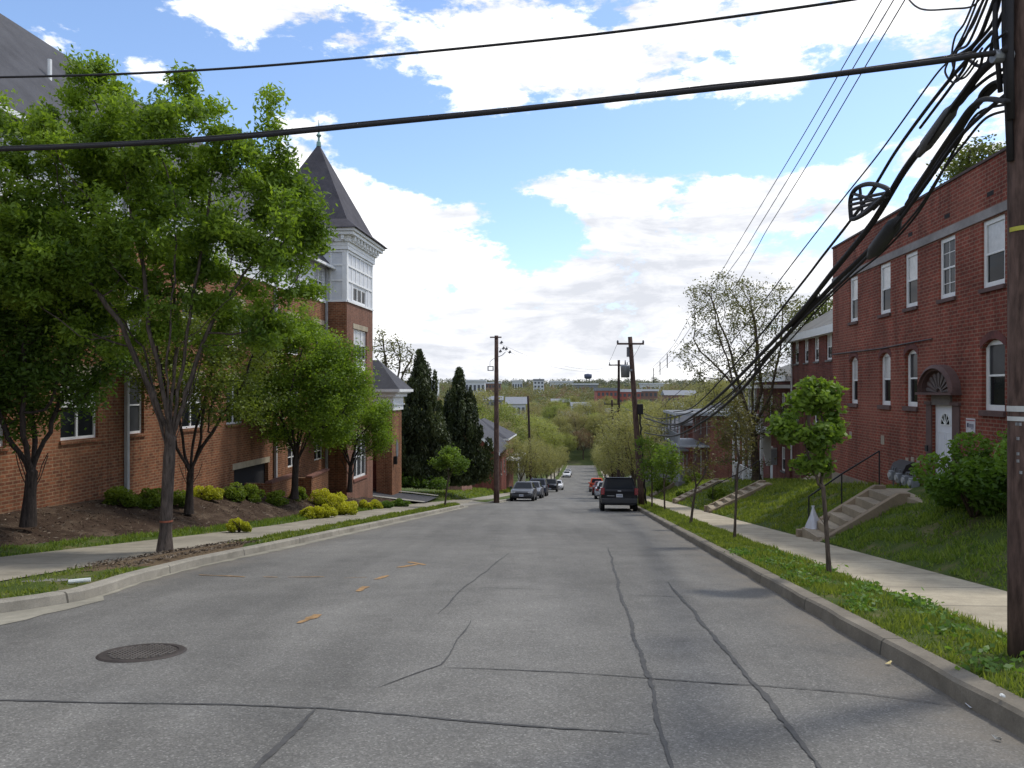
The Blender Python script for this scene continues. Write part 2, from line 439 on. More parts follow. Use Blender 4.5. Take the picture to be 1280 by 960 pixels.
az = math_n(nt, 'ARCTAN2', X, Yc)
hl = math_n(nt, 'SQRT', math_n(nt, 'ADD', math_n(nt, 'MULTIPLY', X, X), math_n(nt, 'MULTIPLY', Yc, Yc)))
el = math_n(nt, 'DIVIDE', Z, math_n(nt, 'MAXIMUM', hl, 0.02))
el = math_n(nt, 'MINIMUM', el, 4.0)
cv = nd(nt, 'ShaderNodeCombineXYZ')
nt.links.new(az, cv.inputs[0]); nt.links.new(math_n(nt, 'MULTIPLY', el, 1.75), cv.inputs[1]); cv.inputs[2].default_value = 3.7
v = cv.outputs[0]
warp = noise(nt, v, 3.0, 3, 0.5)
big = noise(nt, v, 2.6, 3, 0.5, 0.3); fbm = noise(nt, v, 10.5, 12, 0.64, 0.1); fine = noise(nt, v, 30, 6, 0.6)
dens = math_n(nt, 'ADD', math_n(nt, 'MULTIPLY', math_n(nt, 'SUBTRACT', fbm, 0.5), 3.0), math_n(nt, 'MULTIPLY', math_n(nt, 'SUBTRACT', fine, 0.5), 0.7))
# where the cumulus banks stand (+) and where the blue shows (-): azimuth / elevation of each bank
BANKS = [(-600, 60, 330, 190, -1.05), (60, 70, 260, 120, -0.95), (340, 80, 80, 60, -0.8), (500, 185, 80, 50, -1.0), (700, 180, 170, 34, -1.0), (665, 292, 42, 36, -1.25), (560, 215, 60, 40, -0.6), (1000, 290, 40, 26, -.5), (540, 365, 60, 16, -.35), (800, 410, 60, 12, -.3), (905, 75, 22, 16, -.6), (760, 25, 26, 14, -.5),
         (880, 185, 90, 34, -0.9), (1000, 165, 90, 40, -0.7), (1090, 110, 50, 34, -0.9), (790, 150, 60, 25, -0.5), (455, 110, 40, 40, -0.4),
         (292, 12, 70, 36, 1.55), (198, 92, 42, 26, 1.25), (432, 52, 28, 16, 0.7), (440, 2, 40, 16, 0.5), (720, 60, 190, 52, 0.40), (620, 110, 110, 34, 0.35), (905, 105, 80, 40, 0.35),
         (1060, 30, 130, 55, 0.3), (390, 160, 60, 50, 0.75), (430, 225, 50, 50, 0.6), (500, 300, 80, 50, 0.5), (740, 235, 90, 32, 0.6), (960, 240, 100, 40, 0.5), (840, 330, 300, 80, 0.35), (60, 60, 60, 26, 0.5)]
for px, py, rx, ry, amp in BANKS:
    u = (px - 640) / F; a0 = math.atan(u); ca = math.cos(a0); e0 = (HOR - py) / F * ca
    da = math_n(nt, 'DIVIDE', math_n(nt, 'SUBTRACT', az, a0), rx / F * ca * ca); de = math_n(nt, 'DIVIDE', math_n(nt, 'SUBTRACT', el, e0), ry / F * ca)
    q = math_n(nt, 'ADD', math_n(nt, 'MULTIPLY', da, da), math_n(nt, 'MULTIPLY', de, de))
    g = math_n(nt, 'MULTIPLY', math_n(nt, 'EXPONENT', math_n(nt, 'MULTIPLY', q, -0.7)), amp)
    dens = math_n(nt, 'ADD', dens, g)
# hazier and whiter toward the horizon
low = maprange(nt, el, 0.03, 0.20, 0.55, 0.0)
base = math_n(nt, 'ADD', math_n(nt, 'ADD', dens, low), 0.16)
cov = nd(nt, 'ShaderNodeMapRange'); cov.interpolation_type = 'SMOOTHSTEP'; nt.links.new(base, cov.inputs[0])
cov.inputs[1].default_value = 0.0; cov.inputs[2].default_value = 0.42
cv2 = nd(nt, 'ShaderNodeCombineXYZ'); nt.links.new(az, cv2.inputs[0]); nt.links.new(math_n(nt, 'MULTIPLY', el, 4.2), cv2.inputs[1]); cv2.inputs[2].default_value = 9.1
shade = math_n(nt, 'ADD', math_n(nt, 'MULTIPLY', noise(nt, cv2.outputs[0], 5.0, 8, 0.62, 0.4), 0.72), math_n(nt, 'MULTIPLY', fbm, 0.28))
shade = math_n(nt, 'ADD', shade, maprange(nt, el, 0.12, 0.42, 0.0, 0.06))
cc = ramp(nt, shade, [(0.40, (0.55, 0.57, 0.62)), (0.49, (0.72, 0.73, 0.765)), (0.56, (1.0, 1.0, 1.0))])
bgc = nd(nt, 'ShaderNodeBackground'); nt.links.new(cc, bgc.inputs['Color']); bgc.inputs['Strength'].default_value = 1.42
mx = nd(nt, 'ShaderNodeMixShader'); nt.links.new(cov.outputs[0], mx.inputs[0]); nt.links.new(bgs.outputs[0], mx.inputs[1]); nt.links.new(bgc.outputs[0], mx.inputs[2])
nt.links.new(mx.outputs[0], wo.inputs[0])

# ------------------------------------------------------------------ the ground
def interp(pts):
    xs = [p[0] for p in pts]; ys = [p[1] for p in pts]
    return lambda t: float(np.interp(t, xs, ys))
FAR = interp([(238, -22.4), (262, -18.5), (330, -19), (450, -20), (600, -17), (900, -8), (1300, 3), (1800, 13), (2300, 19), (3000, 21), (5000, 15)])
def hump(x, y): return math.sin(x * .013 + 1.3) * math.cos(y * .009) + 0.6 * math.sin(x * .031 + y * .017)
RLAWN = [(5.4, .15), (6.2, .5), (7.8, 1.3), (9, 1.5), (11, 1.6), (14, 1.7)]
WALLDZ = interp([(-20, .5), (10, .5), (17, .83), (20, 1.05), (24, 1.25), (32, 1.2), (44, .8), (60, .9)])
def TZ(b, Y):
    base = zr(Y) if Y < 238 else FAR(Y)
    if Y < 238:
        side = np.interp(b, [-40, -15.6, -14.6, 12.6, 13.6, 40], [1.6, 1.0, -.5, -.5, 1.65, 2.4])
        if Y < 1: side = min(side, -.3)
    else:
        side = -0.4 * max(0, 1 - (Y - 238) / 10)
    far = min(1, max(0, (abs(b) - 40) / 120)) * 1.5 + min(1, max(0, (Y - 400) / 900)) * 4.0
    return base + side + far * hump(b, Y)
bs = sorted(set([-3500, -2500, -1800, -1200, -800, -560, -400, -300, -220, -160, -120, -90, -70, -55, -40, -30, -24, -20, -17, -15.6, -14.6, -13.2, -10, -6, -2, 2, 6, 9, 12.6, 13.6, 16, 20, 26, 34, 44, 58, 75, 95, 125, 160, 210, 280, 360, 480, 640, 900, 1300, 1900, 2600, 3600]))
ys = [-400, -200, -100, -60, -30, -12, -4, 0, 0.9, 1.1] + list(range(4, 60, 3)) + list(range(60, 240, 8)) + [238, 246, 254, 262, 275, 290, 310, 330, 360, 400, 450, 500, 560, 620, 700, 800, 900, 1050, 1200, 1400, 1600, 1800, 2050, 2300, 2600, 3000, 3600, 5000]
mb = MB(); 
for y in ys:
    for b in bs: mb.v.append((b + D * min(y, 400), y, TZ(b, y)))
nb = len(bs)
for j in range(len(ys) - 1):
    for i in range(nb - 1): mb.f.append((j * nb + i, j * nb + i + 1, (j + 1) * nb + i + 1, (j + 1) * nb + i)); mb.mi.append(0)
structure(mb.build('ground', earth('ground_turf', (0.05, 0.075, 0.02), (0.085, 0.10, 0.032), (0.10, 0.085, 0.05), 0.05, 1.5, 0.4), smooth=True))

def ribbon(name, Ys, cols, mat, parent=None, jit=None):
    mb = MB(); n = len(cols)
    for y in Ys:
        for b, dz in cols: mb.v.append(tuple(W(b(y), y, dz(y))))
    for j in range(len(Ys) - 1):
        for i in range(n - 1): mb.f.append((j * n + i, j * n + i + 1, (j + 1) * n + i + 1, (j + 1) * n + i)); mb.mi.append(0)
    return mb.build(name, mat, parent)
def C(x): return lambda y: x
def rng_y(a, b, s): 
    n = max(2, int(round((b - a) / s)) + 1); return list(np.linspace(a, b, n))
KL = interp([(-30, -7.4), (8.3, -7.3), (8.97, -7.02), (9.4, -6.8), (9.9, -6.66), (10.6, -6.76), (11.5, -6.95), (12.4, -7.06), (14, -7.2), (44, -7.18), (45.8, -7.5), (46, -7.6), (51, -7.2), (51.8, -6.5), (53, -6.15), (58, -5.85), (70, -5.8), (300, -5.8)])
KR = C(2.7)
road = structure(ribbon('road', rng_y(-30, 110, 2) + rng_y(112, 238, 3), [(C(-8.5), C(0)), (C(-4), C(0.004)), (C(-1), C(0.004)), (C(3.2), C(0))], road_mat()))
conc = concrete('kerb_concrete', (0.30, 0.285, 0.245)); walkL = concrete('pavement_grey', (0.31, 0.28, 0.22), 1.52); walkR = concrete('pavement_cream', (0.43, 0.375, 0.275), 1.52)
kerbm = concrete('kerb_brown', (0.21, 0.185, 0.145), 2.4)
HK = interp([(44.2, .15), (45.8, .012), (51.2, .012), (52.2, .15)])
def kerb(name, Ys, k, sgn, mat):
    """face, top, back; sgn -1 = left side"""
    j = lambda y: 0.012 * math.sin(y * 3.1) + 0.008 * math.sin(y * 7.7)
    return structure(ribbon(name, Ys, [(lambda y: k(y) - sgn * 0.02, C(-.05)), (lambda y: k(y) + j(y), lambda y: HK(y) - .025 if sgn < 0 else .125), (lambda y: k(y) + sgn * .025 + j(y), lambda y: HK(y) if sgn < 0 else .15),
                                       (lambda y: k(y) + sgn * .19, lambda y: HK(y) + .004 if sgn < 0 else .154), (lambda y: k(y) + sgn * .2, C(-.05))], mat))
conc = concrete('kerb_concrete', (0.31, 0.285, 0.235)); kerbl = concrete('kerb_jointed', (0.31, 0.285, 0.235), 3.05)
kerb('kerb_left', rng_y(-10, 120, .5) + rng_y(122, 236, 3), KL, -1, kerbl)
kerb('kerb_right', rng_y(-10, 120, .5) + rng_y(122, 236, 3), KR, 1, kerbm)
# concrete gutter along the left kerb, a wide wedge of new concrete near the corner
gut = interp([(-10, .95), (8.3, .88), (8.97, .62), (9.4, .42), (9.9, .27), (10.2, .20), (10.35, .10), (13, .10), (17, .28), (44, .30), (46, .25), (51, .25), (60, .2)])
structure(ribbon('gutter', rng_y(-10, 60, .35), [(lambda y: KL(y) + .02, C(.010)), (lambda y: KL(y) + gut(y) + 0.02 * math.sin(y * 9) + .015 * math.sin(y * 23), C(.008))], concrete('gutter_concrete', (0.29, 0.27, 0.215))))

SO = interp([(-10, -8.5), (10, -8.4), (18, -8.15), (44, -8.2), (52, -8.0), (56, -7.2), (300, -7.1)])
SI = interp([(-10, -11.0), (14, -10.95), (20, -10.2), (24, -9.9), (34, -10.3), (44, -10.4), (53, -9.6), (58, -8.9), (300, -8.8)])
grassm = earth('lawn_soil', (0.045, 0.07, 0.014), (0.085, 0.12, 0.025), (0.13, 0.115, 0.05), 1.3, 45, 0.8)
Yl = rng_y(-10, 45.3, .6); Yl2 = rng_y(51.8, 236, 2.2)
wob = lambda y: 0.05 * math.sin(y * 2.3) + 0.04 * math.sin(y * 5.9 + 1)
structure(ribbon('verge_left', Yl, [(lambda y: KL(y) - .19, lambda y: HK(y) - .01), (lambda y: (KL(y) + SO(y)) / 2, lambda y: HK(y) + .03), (lambda y: SO(y) + .02, lambda y: HK(y) - .004)], grassm))
structure(ribbon('verge_left', Yl2, [(lambda y: KL(y) - .19, lambda y: HK(y) - .01), (lambda y: SO(y) + .02, lambda y: HK(y) + .0)], grassm))
structure(ribbon('pavement_left', rng_y(-10, 236, 1.2), [(SO, lambda y: min(HK(y), .15) + .006), (SI, lambda y: .16)], walkL))
structure(ribbon('grass_strip', Yl, [(lambda y: SI(y) + .02, C(.15)), (lambda y: SI(y) - .5 + wob(y), C(.21)), (lambda y: SI(y) - .85 + wob(y), C(.26))], grassm))
mulch = earth('bark_mulch', (0.028, 0.018, 0.012), (0.085, 0.055, 0.037), (0.11, 0.08, 0.055), 1.5, 38, 1.0)
structure(ribbon('mulch_bed', Yl, [(lambda y: SI(y) - .72 + wob(y), C(.22)), (lambda y: SI(y) - 1.5, lambda y: .22 + (WALLDZ(y) - .22) * .38 + .04 * math.sin(y * 1.7)), (lambda y: (SI(y) - 1.5 - 13.6) / 2, lambda y: .22 + (WALLDZ(y) - .22) * .75 + .03 * math.sin(y * 2.9)),
                                       (C(-13.7), WALLDZ)], mulch))
# drive to the portico: concrete apron at the kerb, asphalt behind the pavement
structure(ribbon('driveway_apron', rng_y(45.4, 51.9, .5), [(lambda y: KL(y) + .1, C(.02)), (lambda y: SO(y) + .01, lambda y: HK(y) + .03)], concrete('apron_concrete', (0.31, 0.29, 0.25))))
mb = MB(); 
drv = [((-10.0, 46.2), (-10.0, 50.9)), ((-11.5, 45.2), (-11.5, 49.6)), ((-13, 44.5), (-13.2, 48.2)), ((-16, 44.3), (-16.2, 47.4)), ((-20, 44.3), (-20, 47.2))]
dzs = [.17, .4, .62, .9, 1.15]
def dro(name, k0, k1, up, mat):
    mb = MB()
    for (a, b), z in zip(drv, dzs):
        P = W(a[0], a[1], z + up); Q = W(b[0], b[1], z + up + .3)
        mb.v += [tuple(P.lerp(Q, k0)), tuple(P.lerp(Q, k1))]
    for i in range(len(drv) - 1): mb.f.append((2 * i, 2 * i + 1, 2 * i + 3, 2 * i + 2)); mb.mi.append(0)
    return structure(mb.build(name, mat))
dro('driveway', 0.06, 0.94, 0.0, plain('drive_asphalt', (0.05, 0.05, 0.055), .9, 0, .2))
dro('driveway_kerb', 0.90, 1.03, 0.09, conc); dro('driveway_kerb', -0.03, 0.10, 0.07, conc)
structure(ribbon('lawn_left', rng_y(48.3, 236, 2), [(lambda y: SI(y) + .02, C(.15)), (lambda y: SI(y) - 1.6, C(.6)), (C(-16), C(1.0)), (C(-22), C(1.1))], grassm))

# right side
vr = rng_y(-10, 236, .8)
structure(ribbon('verge_right', vr, [(lambda y: 2.88, C(.14)), (C(3.4), C(.18)), (lambda y: 3.94 + .4 * wob(y), C(.15))], grassm))
structure(ribbon('pavement_right', vr, [(C(3.9), C(.154)), (C(5.42), C(.162))], walkR))
mb = MB()
structure(ribbon('lawn_right', rng_y(1.5, 120, .8), [((lambda b: (lambda y: b))(b), (lambda b, z: (lambda y: z + .03 * math.sin(y * 1.3 + b) + .015 * math.sin(y * 3.7 + 2 * b)))(b, z) if b > 5.5 else C(.15)) for b, z in [(5.4, .15)] + RLAWN[1:]], grassm))
lawn_dz = interp(RLAWN)

# ------------------------------------------------------------------ road: sealed cracks, marks, manhole
stn = plain('crack_stain', (0.112, 0.109, 0.101), .9, 0, .28, 3, 50)
crk = plain('crack_sealer', (0.058, 0.056, 0.053), .85, 0, .3, 8, 60)
def strip(name, pts, w, mat, lift=.009, ends=.35, parent=road, amp=.02, sub=9, step=.11):
    P = [gp(*p) for p in pts]; Q = []; wn = []
    for i in range(len(P) - 1):
        m = max(2, int((P[i + 1] - P[i]).length / step))
        for k in range(m): Q.append(P[i].lerp(P[i + 1], k / m))
    Q.append(P[-1]); mb = MB(); n = len(Q); ph = random.uniform(0, 9)
    for i, p in enumerate(Q):
        d = (Q[min(i + 1, n - 1)] - Q[max(i - 1, 0)]); d.z = 0; d.normalize(); s = Vector((-d.y, d.x, 0))
        ds = i * step; p = p + s * (amp * 1.6 * math.sin(ds * 1.9 + ph) + amp * .9 * math.sin(ds * 5.3 + 2 * ph) + random.uniform(-amp, amp) * .35); t = i / (n - 1); k = ends + (1 - ends) * min(1, min(t, 1 - t) * 6)
        for sg in (-1, 1):
            q = p + s * sg * w / 2 * k * (1 + .35 * math.sin(ds * 3.7 + sg + ph) + random.uniform(-.5, .5)); mb.v.append((q.x, q.y, -.12 * q.y + lift))
    for i in range(n - 1): mb.f.append((2 * i, 2 * i + 1, 2 * i + 3, 2 * i + 2)); mb.mi.append(0)
    return mb.build(name, mat, parent)
for k, (pts, w) in enumerate([
    ([(-200, 873), (0, 876), (100, 879), (200, 881), (400, 886), (560, 900), (700, 912), (815, 919)], .05),
    ([(760, 684), (767, 708), (775, 740), (795, 800), (812, 850), (820, 900), (826, 920), (842, 960), (870, 1040)], .07),
    ([(835, 728), (870, 770), (905, 810), (940, 855), (985, 905), (1025, 960), (1080, 1040)], .075),
    ([(560, 836), (700, 841), (810, 849), (940, 857), (1080, 868), (1192, 884)], .035),
    ([(396, 887), (372, 910), (345, 935), (318, 962), (290, 1000)], .07),
    ([(590, 776), (570, 802), (552, 832), (470, 862)], .03),
    ([(636, 692), (590, 728), (572, 742), (548, 768)], .045),
    ([(778, 744), (830, 746), (880, 749)], .03),
    ([(600, 735), (660, 737), (765, 741)], .02)]):
    o = strip('crack_seal', pts, w * .52, crk, amp=.007, step=.07)
omark = plain('orange_mark', (0.27, 0.16, 0.065), .85, 0, .45, 9, 26)
for pts, w in [([(371, 780), (396, 769)], .13), ([(445, 740), (461, 734)], .12), ([(468, 725), (486, 720)], .11), ([(498, 710), (520, 706)], .13), ([(512, 703), (532, 707)], .12),
               ([(250, 719), (305, 722)], .05), ([(330, 721.5), (348, 722)], .05), ([(360, 722), (405, 722)], .04), ([(430, 723), (458, 722)], .03)]:
    strip('paint_mark', pts, w, omark, .010, .8, amp=.015, sub=5)
pale = plain('worn_white_line', (0.27, 0.27, 0.265), .8, 0, .2)
strip('stop_line', [(690, 624.8), (729, 625)], .45, pale, .012, 1, amp=0)
c = gp(178, 817); mh = empty('manhole_cover', (c.x, c.y, c.z + .006), 0, 'round cast iron manhole cover set in the grey road', 'manhole cover'); mh.rotation_euler = (-math.atan(.12), 0, 0)
iron = plain('cast_iron', (0.048, 0.038, 0.032), .7, .3, .3); ironb = plain('cast_iron_worn', (0.085, 0.075, 0.066), .65, .3, .3)
mb = MB(); n = 32
for r0, r1, z0, z1 in ((.0, .305, .004, .004), (.305, .31, .004, .012), (.31, .36, .012, .012), (.36, .38, .012, .0)):
    mb.add([(r * math.cos(2 * math.pi * i / n), r * math.sin(2 * math.pi * i / n), z) for r, z in ((r0, z0), (r1, z1)) for i in range(n)], [(i, (i + 1) % n, n + (i + 1) % n, n + i) for i in range(n)])
mb.build('cover_ring', iron, mh)
mb = MB()
for i in range(-6, 7):
    for j in range(-6, 7):
        x, y = i * .046, j * .046
        if x * x + y * y < .285 ** 2: mb.box(x - .015, x + .015, y - .015, y + .015, .0045, .013)
mb.build('cover_grip', plain('cast_iron_grip', (0.12, 0.105, 0.09), .6, .2, .3), mh)
# small litter by the kerb
def litter(px, py, s, colr, name, label, dz=0, flat=.5):
    p = gp(px, py, dz); mb = MB(); n = 9
    mb.v = [(random.uniform(-s, s), random.uniform(-s, s) * .8, random.uniform(0.002, s * flat)) for _ in range(n)]
    mb.f = [(i, (i + 3) % n, (i + 5) % n) for i in range(n)] + [(i, (i + 1) % n, (i + 4) % n) for i in range(n)]; mb.mi = [0] * len(mb.f)
    o = mb.build(name, plain('litter_%s' % name + str(px), colr, .6, 0, .1)); o.location = (p.x, p.y, p.z + .012); o.rotation_euler = (-math.atan(.12), 0, random.uniform(0, 3)); return tag(o, label, 'litter')
litter(1214, 886, .075, (.7, .7, .72), 'crumpled_wrapper', 'crumpled shiny white wrapper in the gutter beside the right kerb')
litter(1112, 832, .05, (.55, .45, .2), 'scrap_of_paper', 'yellowish scrap of paper lying on the road near the right kerb')
litter(1246, 926, .04, (.5, .47, .4), 'scrap_of_paper', 'pale scrap of paper on the asphalt in the near right corner')
litter(1252, 873, .035, (.65, .65, .62), 'plastic_scrap', 'small white bit of plastic lying on top of the right kerb', .16)
p = gp(100, 729, .17); mb = MB(); mb.tube([(-.13, -.05, .03), (.12, .05, .035)], .03, 8)
o = mb.build('white_pipe_piece', plain('pvc_white', (.6, .62, .58), .5)); o.location = p; tag(o, 'short white pipe piece lying in the grass by the left kerb', 'pipe')
p = gp(60, 727, .155); mb = MB(); n = 22
for cx_, cy_, rx, ry in ((0.0, .0, .34, .22), (0, 0, 0, 0)):
    o_ = len(mb.v); mb.v += [(cx_ + rx * random.uniform(.85, 1.1) * math.cos(6.283 * i / n), cy_ + ry * random.uniform(.85, 1.1) * math.sin(6.283 * i / n), .018) for i in range(n)] + [(cx_, cy_, .03)]
    mb.f += [(o_ + i, o_ + (i + 1) % n, o_ + n) for i in range(n)]; mb.mi += [0] * n
    break
o = mb.build('utility_cover', concrete('cover_concrete', (.2, .19, .17))); o.location = p; o.rotation_euler = (-math.atan(.12), 0, .1); tag(o, 'worn grey concrete utility cover flush in the left verge grass', 'utility cover')
pitm = earth('pit_mulch', (0.075, 0.05, 0.03), (0.19, 0.14, 0.085), (0.06, 0.04, 0.025), 2.2, 60)
e0 = lambda y: min(1, max(0, (y - 11.6) / 1.2), max(0, (17.6 - y) / 1.4))
pj = lambda y: .10 * math.sin(y * 6.1) + .07 * math.sin(y * 14.3)
structure(ribbon('tree_pit_mulch', rng_y(11.65, 17.55, .12), [(lambda y: KL(y) - .21 - .45 * (1 - e0(y)) - .08 * abs(pj(y)), lambda y: .146), (lambda y: (KL(y) + SO(y)) / 2, lambda y: .19 + .05 * e0(y)), (lambda y: SO(y) + .02 + .45 * (1 - e0(y)) - .03 - .10 * abs(pj(y)), lambda y: .168)], pitm))

# ------------------------------------------------------------------ grass blades (one mass per area)
def blades(name, n, fb, fy, dz, h, mat, wid=.010, keep=None, power=1.0):
    rng = np.random.default_rng(sum(map(ord, name)) + n)
    Y = fy[0] + (fy[1] - fy[0]) * rng.uniform(0, 1, n) ** power; t = rng.uniform(0, 1, n)
    B = np.array([fb(y, q) for y, q in zip(Y, t)])
    # clumps: drop blades where a cheap pattern says bare
    cl = np.sin(B * 7.1 + Y * 2.3) + np.sin(Y * 5.7 - B * 3.1) + np.sin(Y * 1.1 + B * 11.0) + rng.normal(size=n) * .9
    k = cl > (-.55 if 'strip' not in name else -1.1)
    if keep is not None: k &= np.array([keep(b, y) for b, y in zip(B, Y)])
    B, Y, cl = B[k], Y[k], cl[k]; n = len(B)
    Z = np.interp(Y, _zy, _zz) + np.array([dz(b, y) for b, y in zip(B, Y)])
    c = np.stack([B + D * Y, Y, Z - .01], 1)
    hh = h * rng.uniform(.45, 1.25, n) * (1 + .25 * np.clip(cl, -1, 2)) * (1 + Y / 40); t = rng.uniform(0, 6.28, n); w = wid * rng.uniform(.6, 1.4, n) * (1 + Y / 14)
    s = np.stack([np.cos(t), np.sin(t), 0 * t], 1) * w[:, None]; lean = rng.normal(size=(n, 3)) * np.array([.45, .45, 0]); lean[:, 2] = 1
    tip = c + unit(lean) * hh[:, None]
    v = np.stack([c - s, c + s, tip], 1).reshape(-1, 3); tone = np.clip(rng.uniform(0, .8, n) + .12 * cl, 0, 1)
    o = np_mesh(name, v, np.arange(3 * n).reshape(n, 3), mat, None, np.repeat(tone, 3)); o['kind'] = 'stuff'; return o
gl = leafmat('grass_blade', (0.07, 0.115, 0.014), (0.24, 0.28, 0.05), .4)
gr2 = leafmat('grass_shade', (0.062, 0.12, 0.015), (0.215, 0.28, 0.048), .4)
VZ = interp([(2.88, .14), (3.4, .18), (3.94, .15)])
blades('grass', 26000, lambda y, q: 2.89 + q * 1.05, (3.0, 16), lambda b, y: VZ(b), .055, gl, .007, power=1.3)
blades('grass', 26000, lambda y, q: 2.89 + q * 1.03, (16, 60), lambda b, y: VZ(b), .05, gl, .008, power=1.4)
blades('grass', 34000, lambda y, q: 5.44 + q * 5.2, (20.0, 36), lambda b, y: lawn_dz(b) + .03 * math.sin(y * 1.3 + b), .06, gl, .010)  # far lawn's sunlight is put into the paler blade colour
blades('grass', 46000, lambda y, q: 5.44 + q * 3.2, (4.0, 21), lambda b, y: lawn_dz(b) + .03 * math.sin(y * 1.3 + b), .06, gr2, .009, keep=lambda b, y: not (17.4 < y < 19.1))
blades('grass', 22000, lambda y, q: 5.44 + q * 5.2, (36, 80), lambda b, y: lawn_dz(b) + .02, .06, gl, .009)
blades('grass', 24000, lambda y, q: SI(y) - q * .82, (5, 45), lambda b, y: .15 + (SI(y) - b) * .12, .06, gr2, .008)
blades('grass', 26000, lambda y, q: KL(y) - .2 + q * (SO(y) - KL(y) + .22), (5, 45), lambda b, y: HK(y) + .01, .05, gl, .008, keep=lambda b, y: not (12.2 < y < 17.0))
blades('grass', 16000, lambda y, q: SI(y) - q * 6.5 if y > 53 else SI(y) - 1.0 - q * 2, (51.5, 100), lambda b, y: .62 if b < SI(y) - 1.6 else .17 + (SI(y) - b) * .27, .06, gl, .009)
# broad-leaved weeds in the right verge
rng = np.random.default_rng(5); n = 45; wc = np.stack([rng.uniform(3.0, 3.85, n), rng.uniform(4.6, 15, n)], 1); k = rng.integers(0, n, 2600)
B = wc[k, 0] + rng.normal(size=2600) * .09; Y = wc[k, 1] + rng.normal(size=2600) * .13
c = np.stack([B + D * Y, Y, np.interp(Y, _zy, _zz) + .16 + np.abs(rng.normal(size=2600)) * .045], 1)
v, f = leaf_arrays(c, .065, .04, 0, rng); o = np_mesh('weeds', v, f, leafmat('weed_leaf', (.06, .13, .02), (.17, .28, .05), .35), None, np.repeat(rng.uniform(0, 1, 2600), 4)); o['kind'] = 'stuff'
# fallen bits on mulch
rng = np.random.default_rng(6); n = 5000; Y = rng.uniform(8, 45, n); t = rng.uniform(0, 1, n)
B = np.array([SI(y) - .8 + q * (-13.5 - SI(y) + .8) for y, q in zip(Y, t)])
dzv = np.array([np.interp(-b, [-SI(y) + .72, -SI(y) + 1.5, (-SI(y) + 1.5 + 13.6) / 2, 13.7], [.22, .22 + (WALLDZ(y) - .22) * .38 + .04 * math.sin(y * 1.7), .22 + (WALLDZ(y) - .22) * .75 + .03 * math.sin(y * 2.9), WALLDZ(y)]) for b, y in zip(B, Y)])
BED = lambda b, y: float(np.interp(-b, [-SI(y) + .72, -SI(y) + 1.5, (-SI(y) + 1.5 + 13.6) / 2, 13.7], [.22, .22 + (WALLDZ(y) - .22) * .38, .22 + (WALLDZ(y) - .22) * .75, WALLDZ(y)]))
c = np.stack([B + D * Y, Y, np.interp(Y, _zy, _zz) + dzv + .012], 1)
a = unit(rng.normal(size=(n, 3)) * np.array([1, 1, .25])); b_ = unit(np.cross(a, rng.normal(size=(n, 3)))); l = rng.uniform(.02, .07, (n, 1))
v = np.stack([c - a * l, c + b_ * .012, c + a * l, c - b_ * .012], 1).reshape(-1, 3)
n2 = 2600; Y2 = rng.uniform(11.9, 17.3, n2); B2 = np.array([KL(q) - .24 - u * (KL(q) - SO(q) - .3) for q, u in zip(Y2, rng.uniform(0, 1, n2))]); keep_ = np.abs(Y2 - 14.6) / 3 + rng.uniform(0, .5, n2) < 1.1; Y2 = Y2[keep_]; B2 = B2[keep_]; n2 = len(Y2)
c2 = np.stack([B2 + D * Y2, Y2, np.interp(Y2, _zy, _zz) + .20 + .03 * rng.uniform(0, 1, n2)], 1); a2 = unit(rng.normal(size=(n2, 3)) * np.array([1, 1, .3])); b2 = unit(np.cross(a2, rng.normal(size=(n2, 3)))); l2 = rng.uniform(.015, .05, (n2, 1))
v = np.vstack([v, np.stack([c2 - a2 * l2, c2 + b2 * .01, c2 + a2 * l2, c2 - b2 * .01], 1).reshape(-1, 3)]); n = n + n2
o = np_mesh('mulch_chips', v, np.arange(4 * n).reshape(n, 4), leafmat('chip', (.03, .02, .013), (.2, .15, .10), .0), None, np.repeat(rng.uniform(0, 1, n), 4)); o['kind'] = 'stuff'
# ------------------------------------------------------------------ buildings
white = plain('white_paint', (0.62, 0.62, 0.60), .55, 0, .08, 2, 30, .08); trimw = plain('trim_white', (0.72, 0.72, 0.70), .5, 0, .06, 2, 25, .05)
siding = plain('white_siding', (0.60, 0.61, 0.62), .6, 0, .06); blindm = plain('window_blind', (0.46, 0.46, 0.45), .22, 0, .22, 1.1, 8)
pane_dark = glass('pane_dark'); pane_mid = glass('pane_curtained', (0.05, 0.052, 0.055), .12)
stone = concrete('grey_stone', (0.20, 0.19, 0.185)); buff = concrete('buff_stone', (0.42, 0.36, 0.26))
brownst = plain('brownstone', (0.095, 0.052, 0.045), .8, 0, .25); blackm = plain('black_iron', (0.014, 0.014, 0.015), .5, .4, .2)
shingle = plain('grey_shingle', (0.075, 0.075, 0.082), .9, 0, .22, 1.2, 14, .6, .2); slate = plain('slate_dark', (0.062, 0.058, 0.066), .85, 0, .25, 1.5, 12, .5, .25)
lgshingle = plain('weathered_shingle', (0.17, 0.165, 0.15), .9, 0, .22, 1, 12, .5, .2)

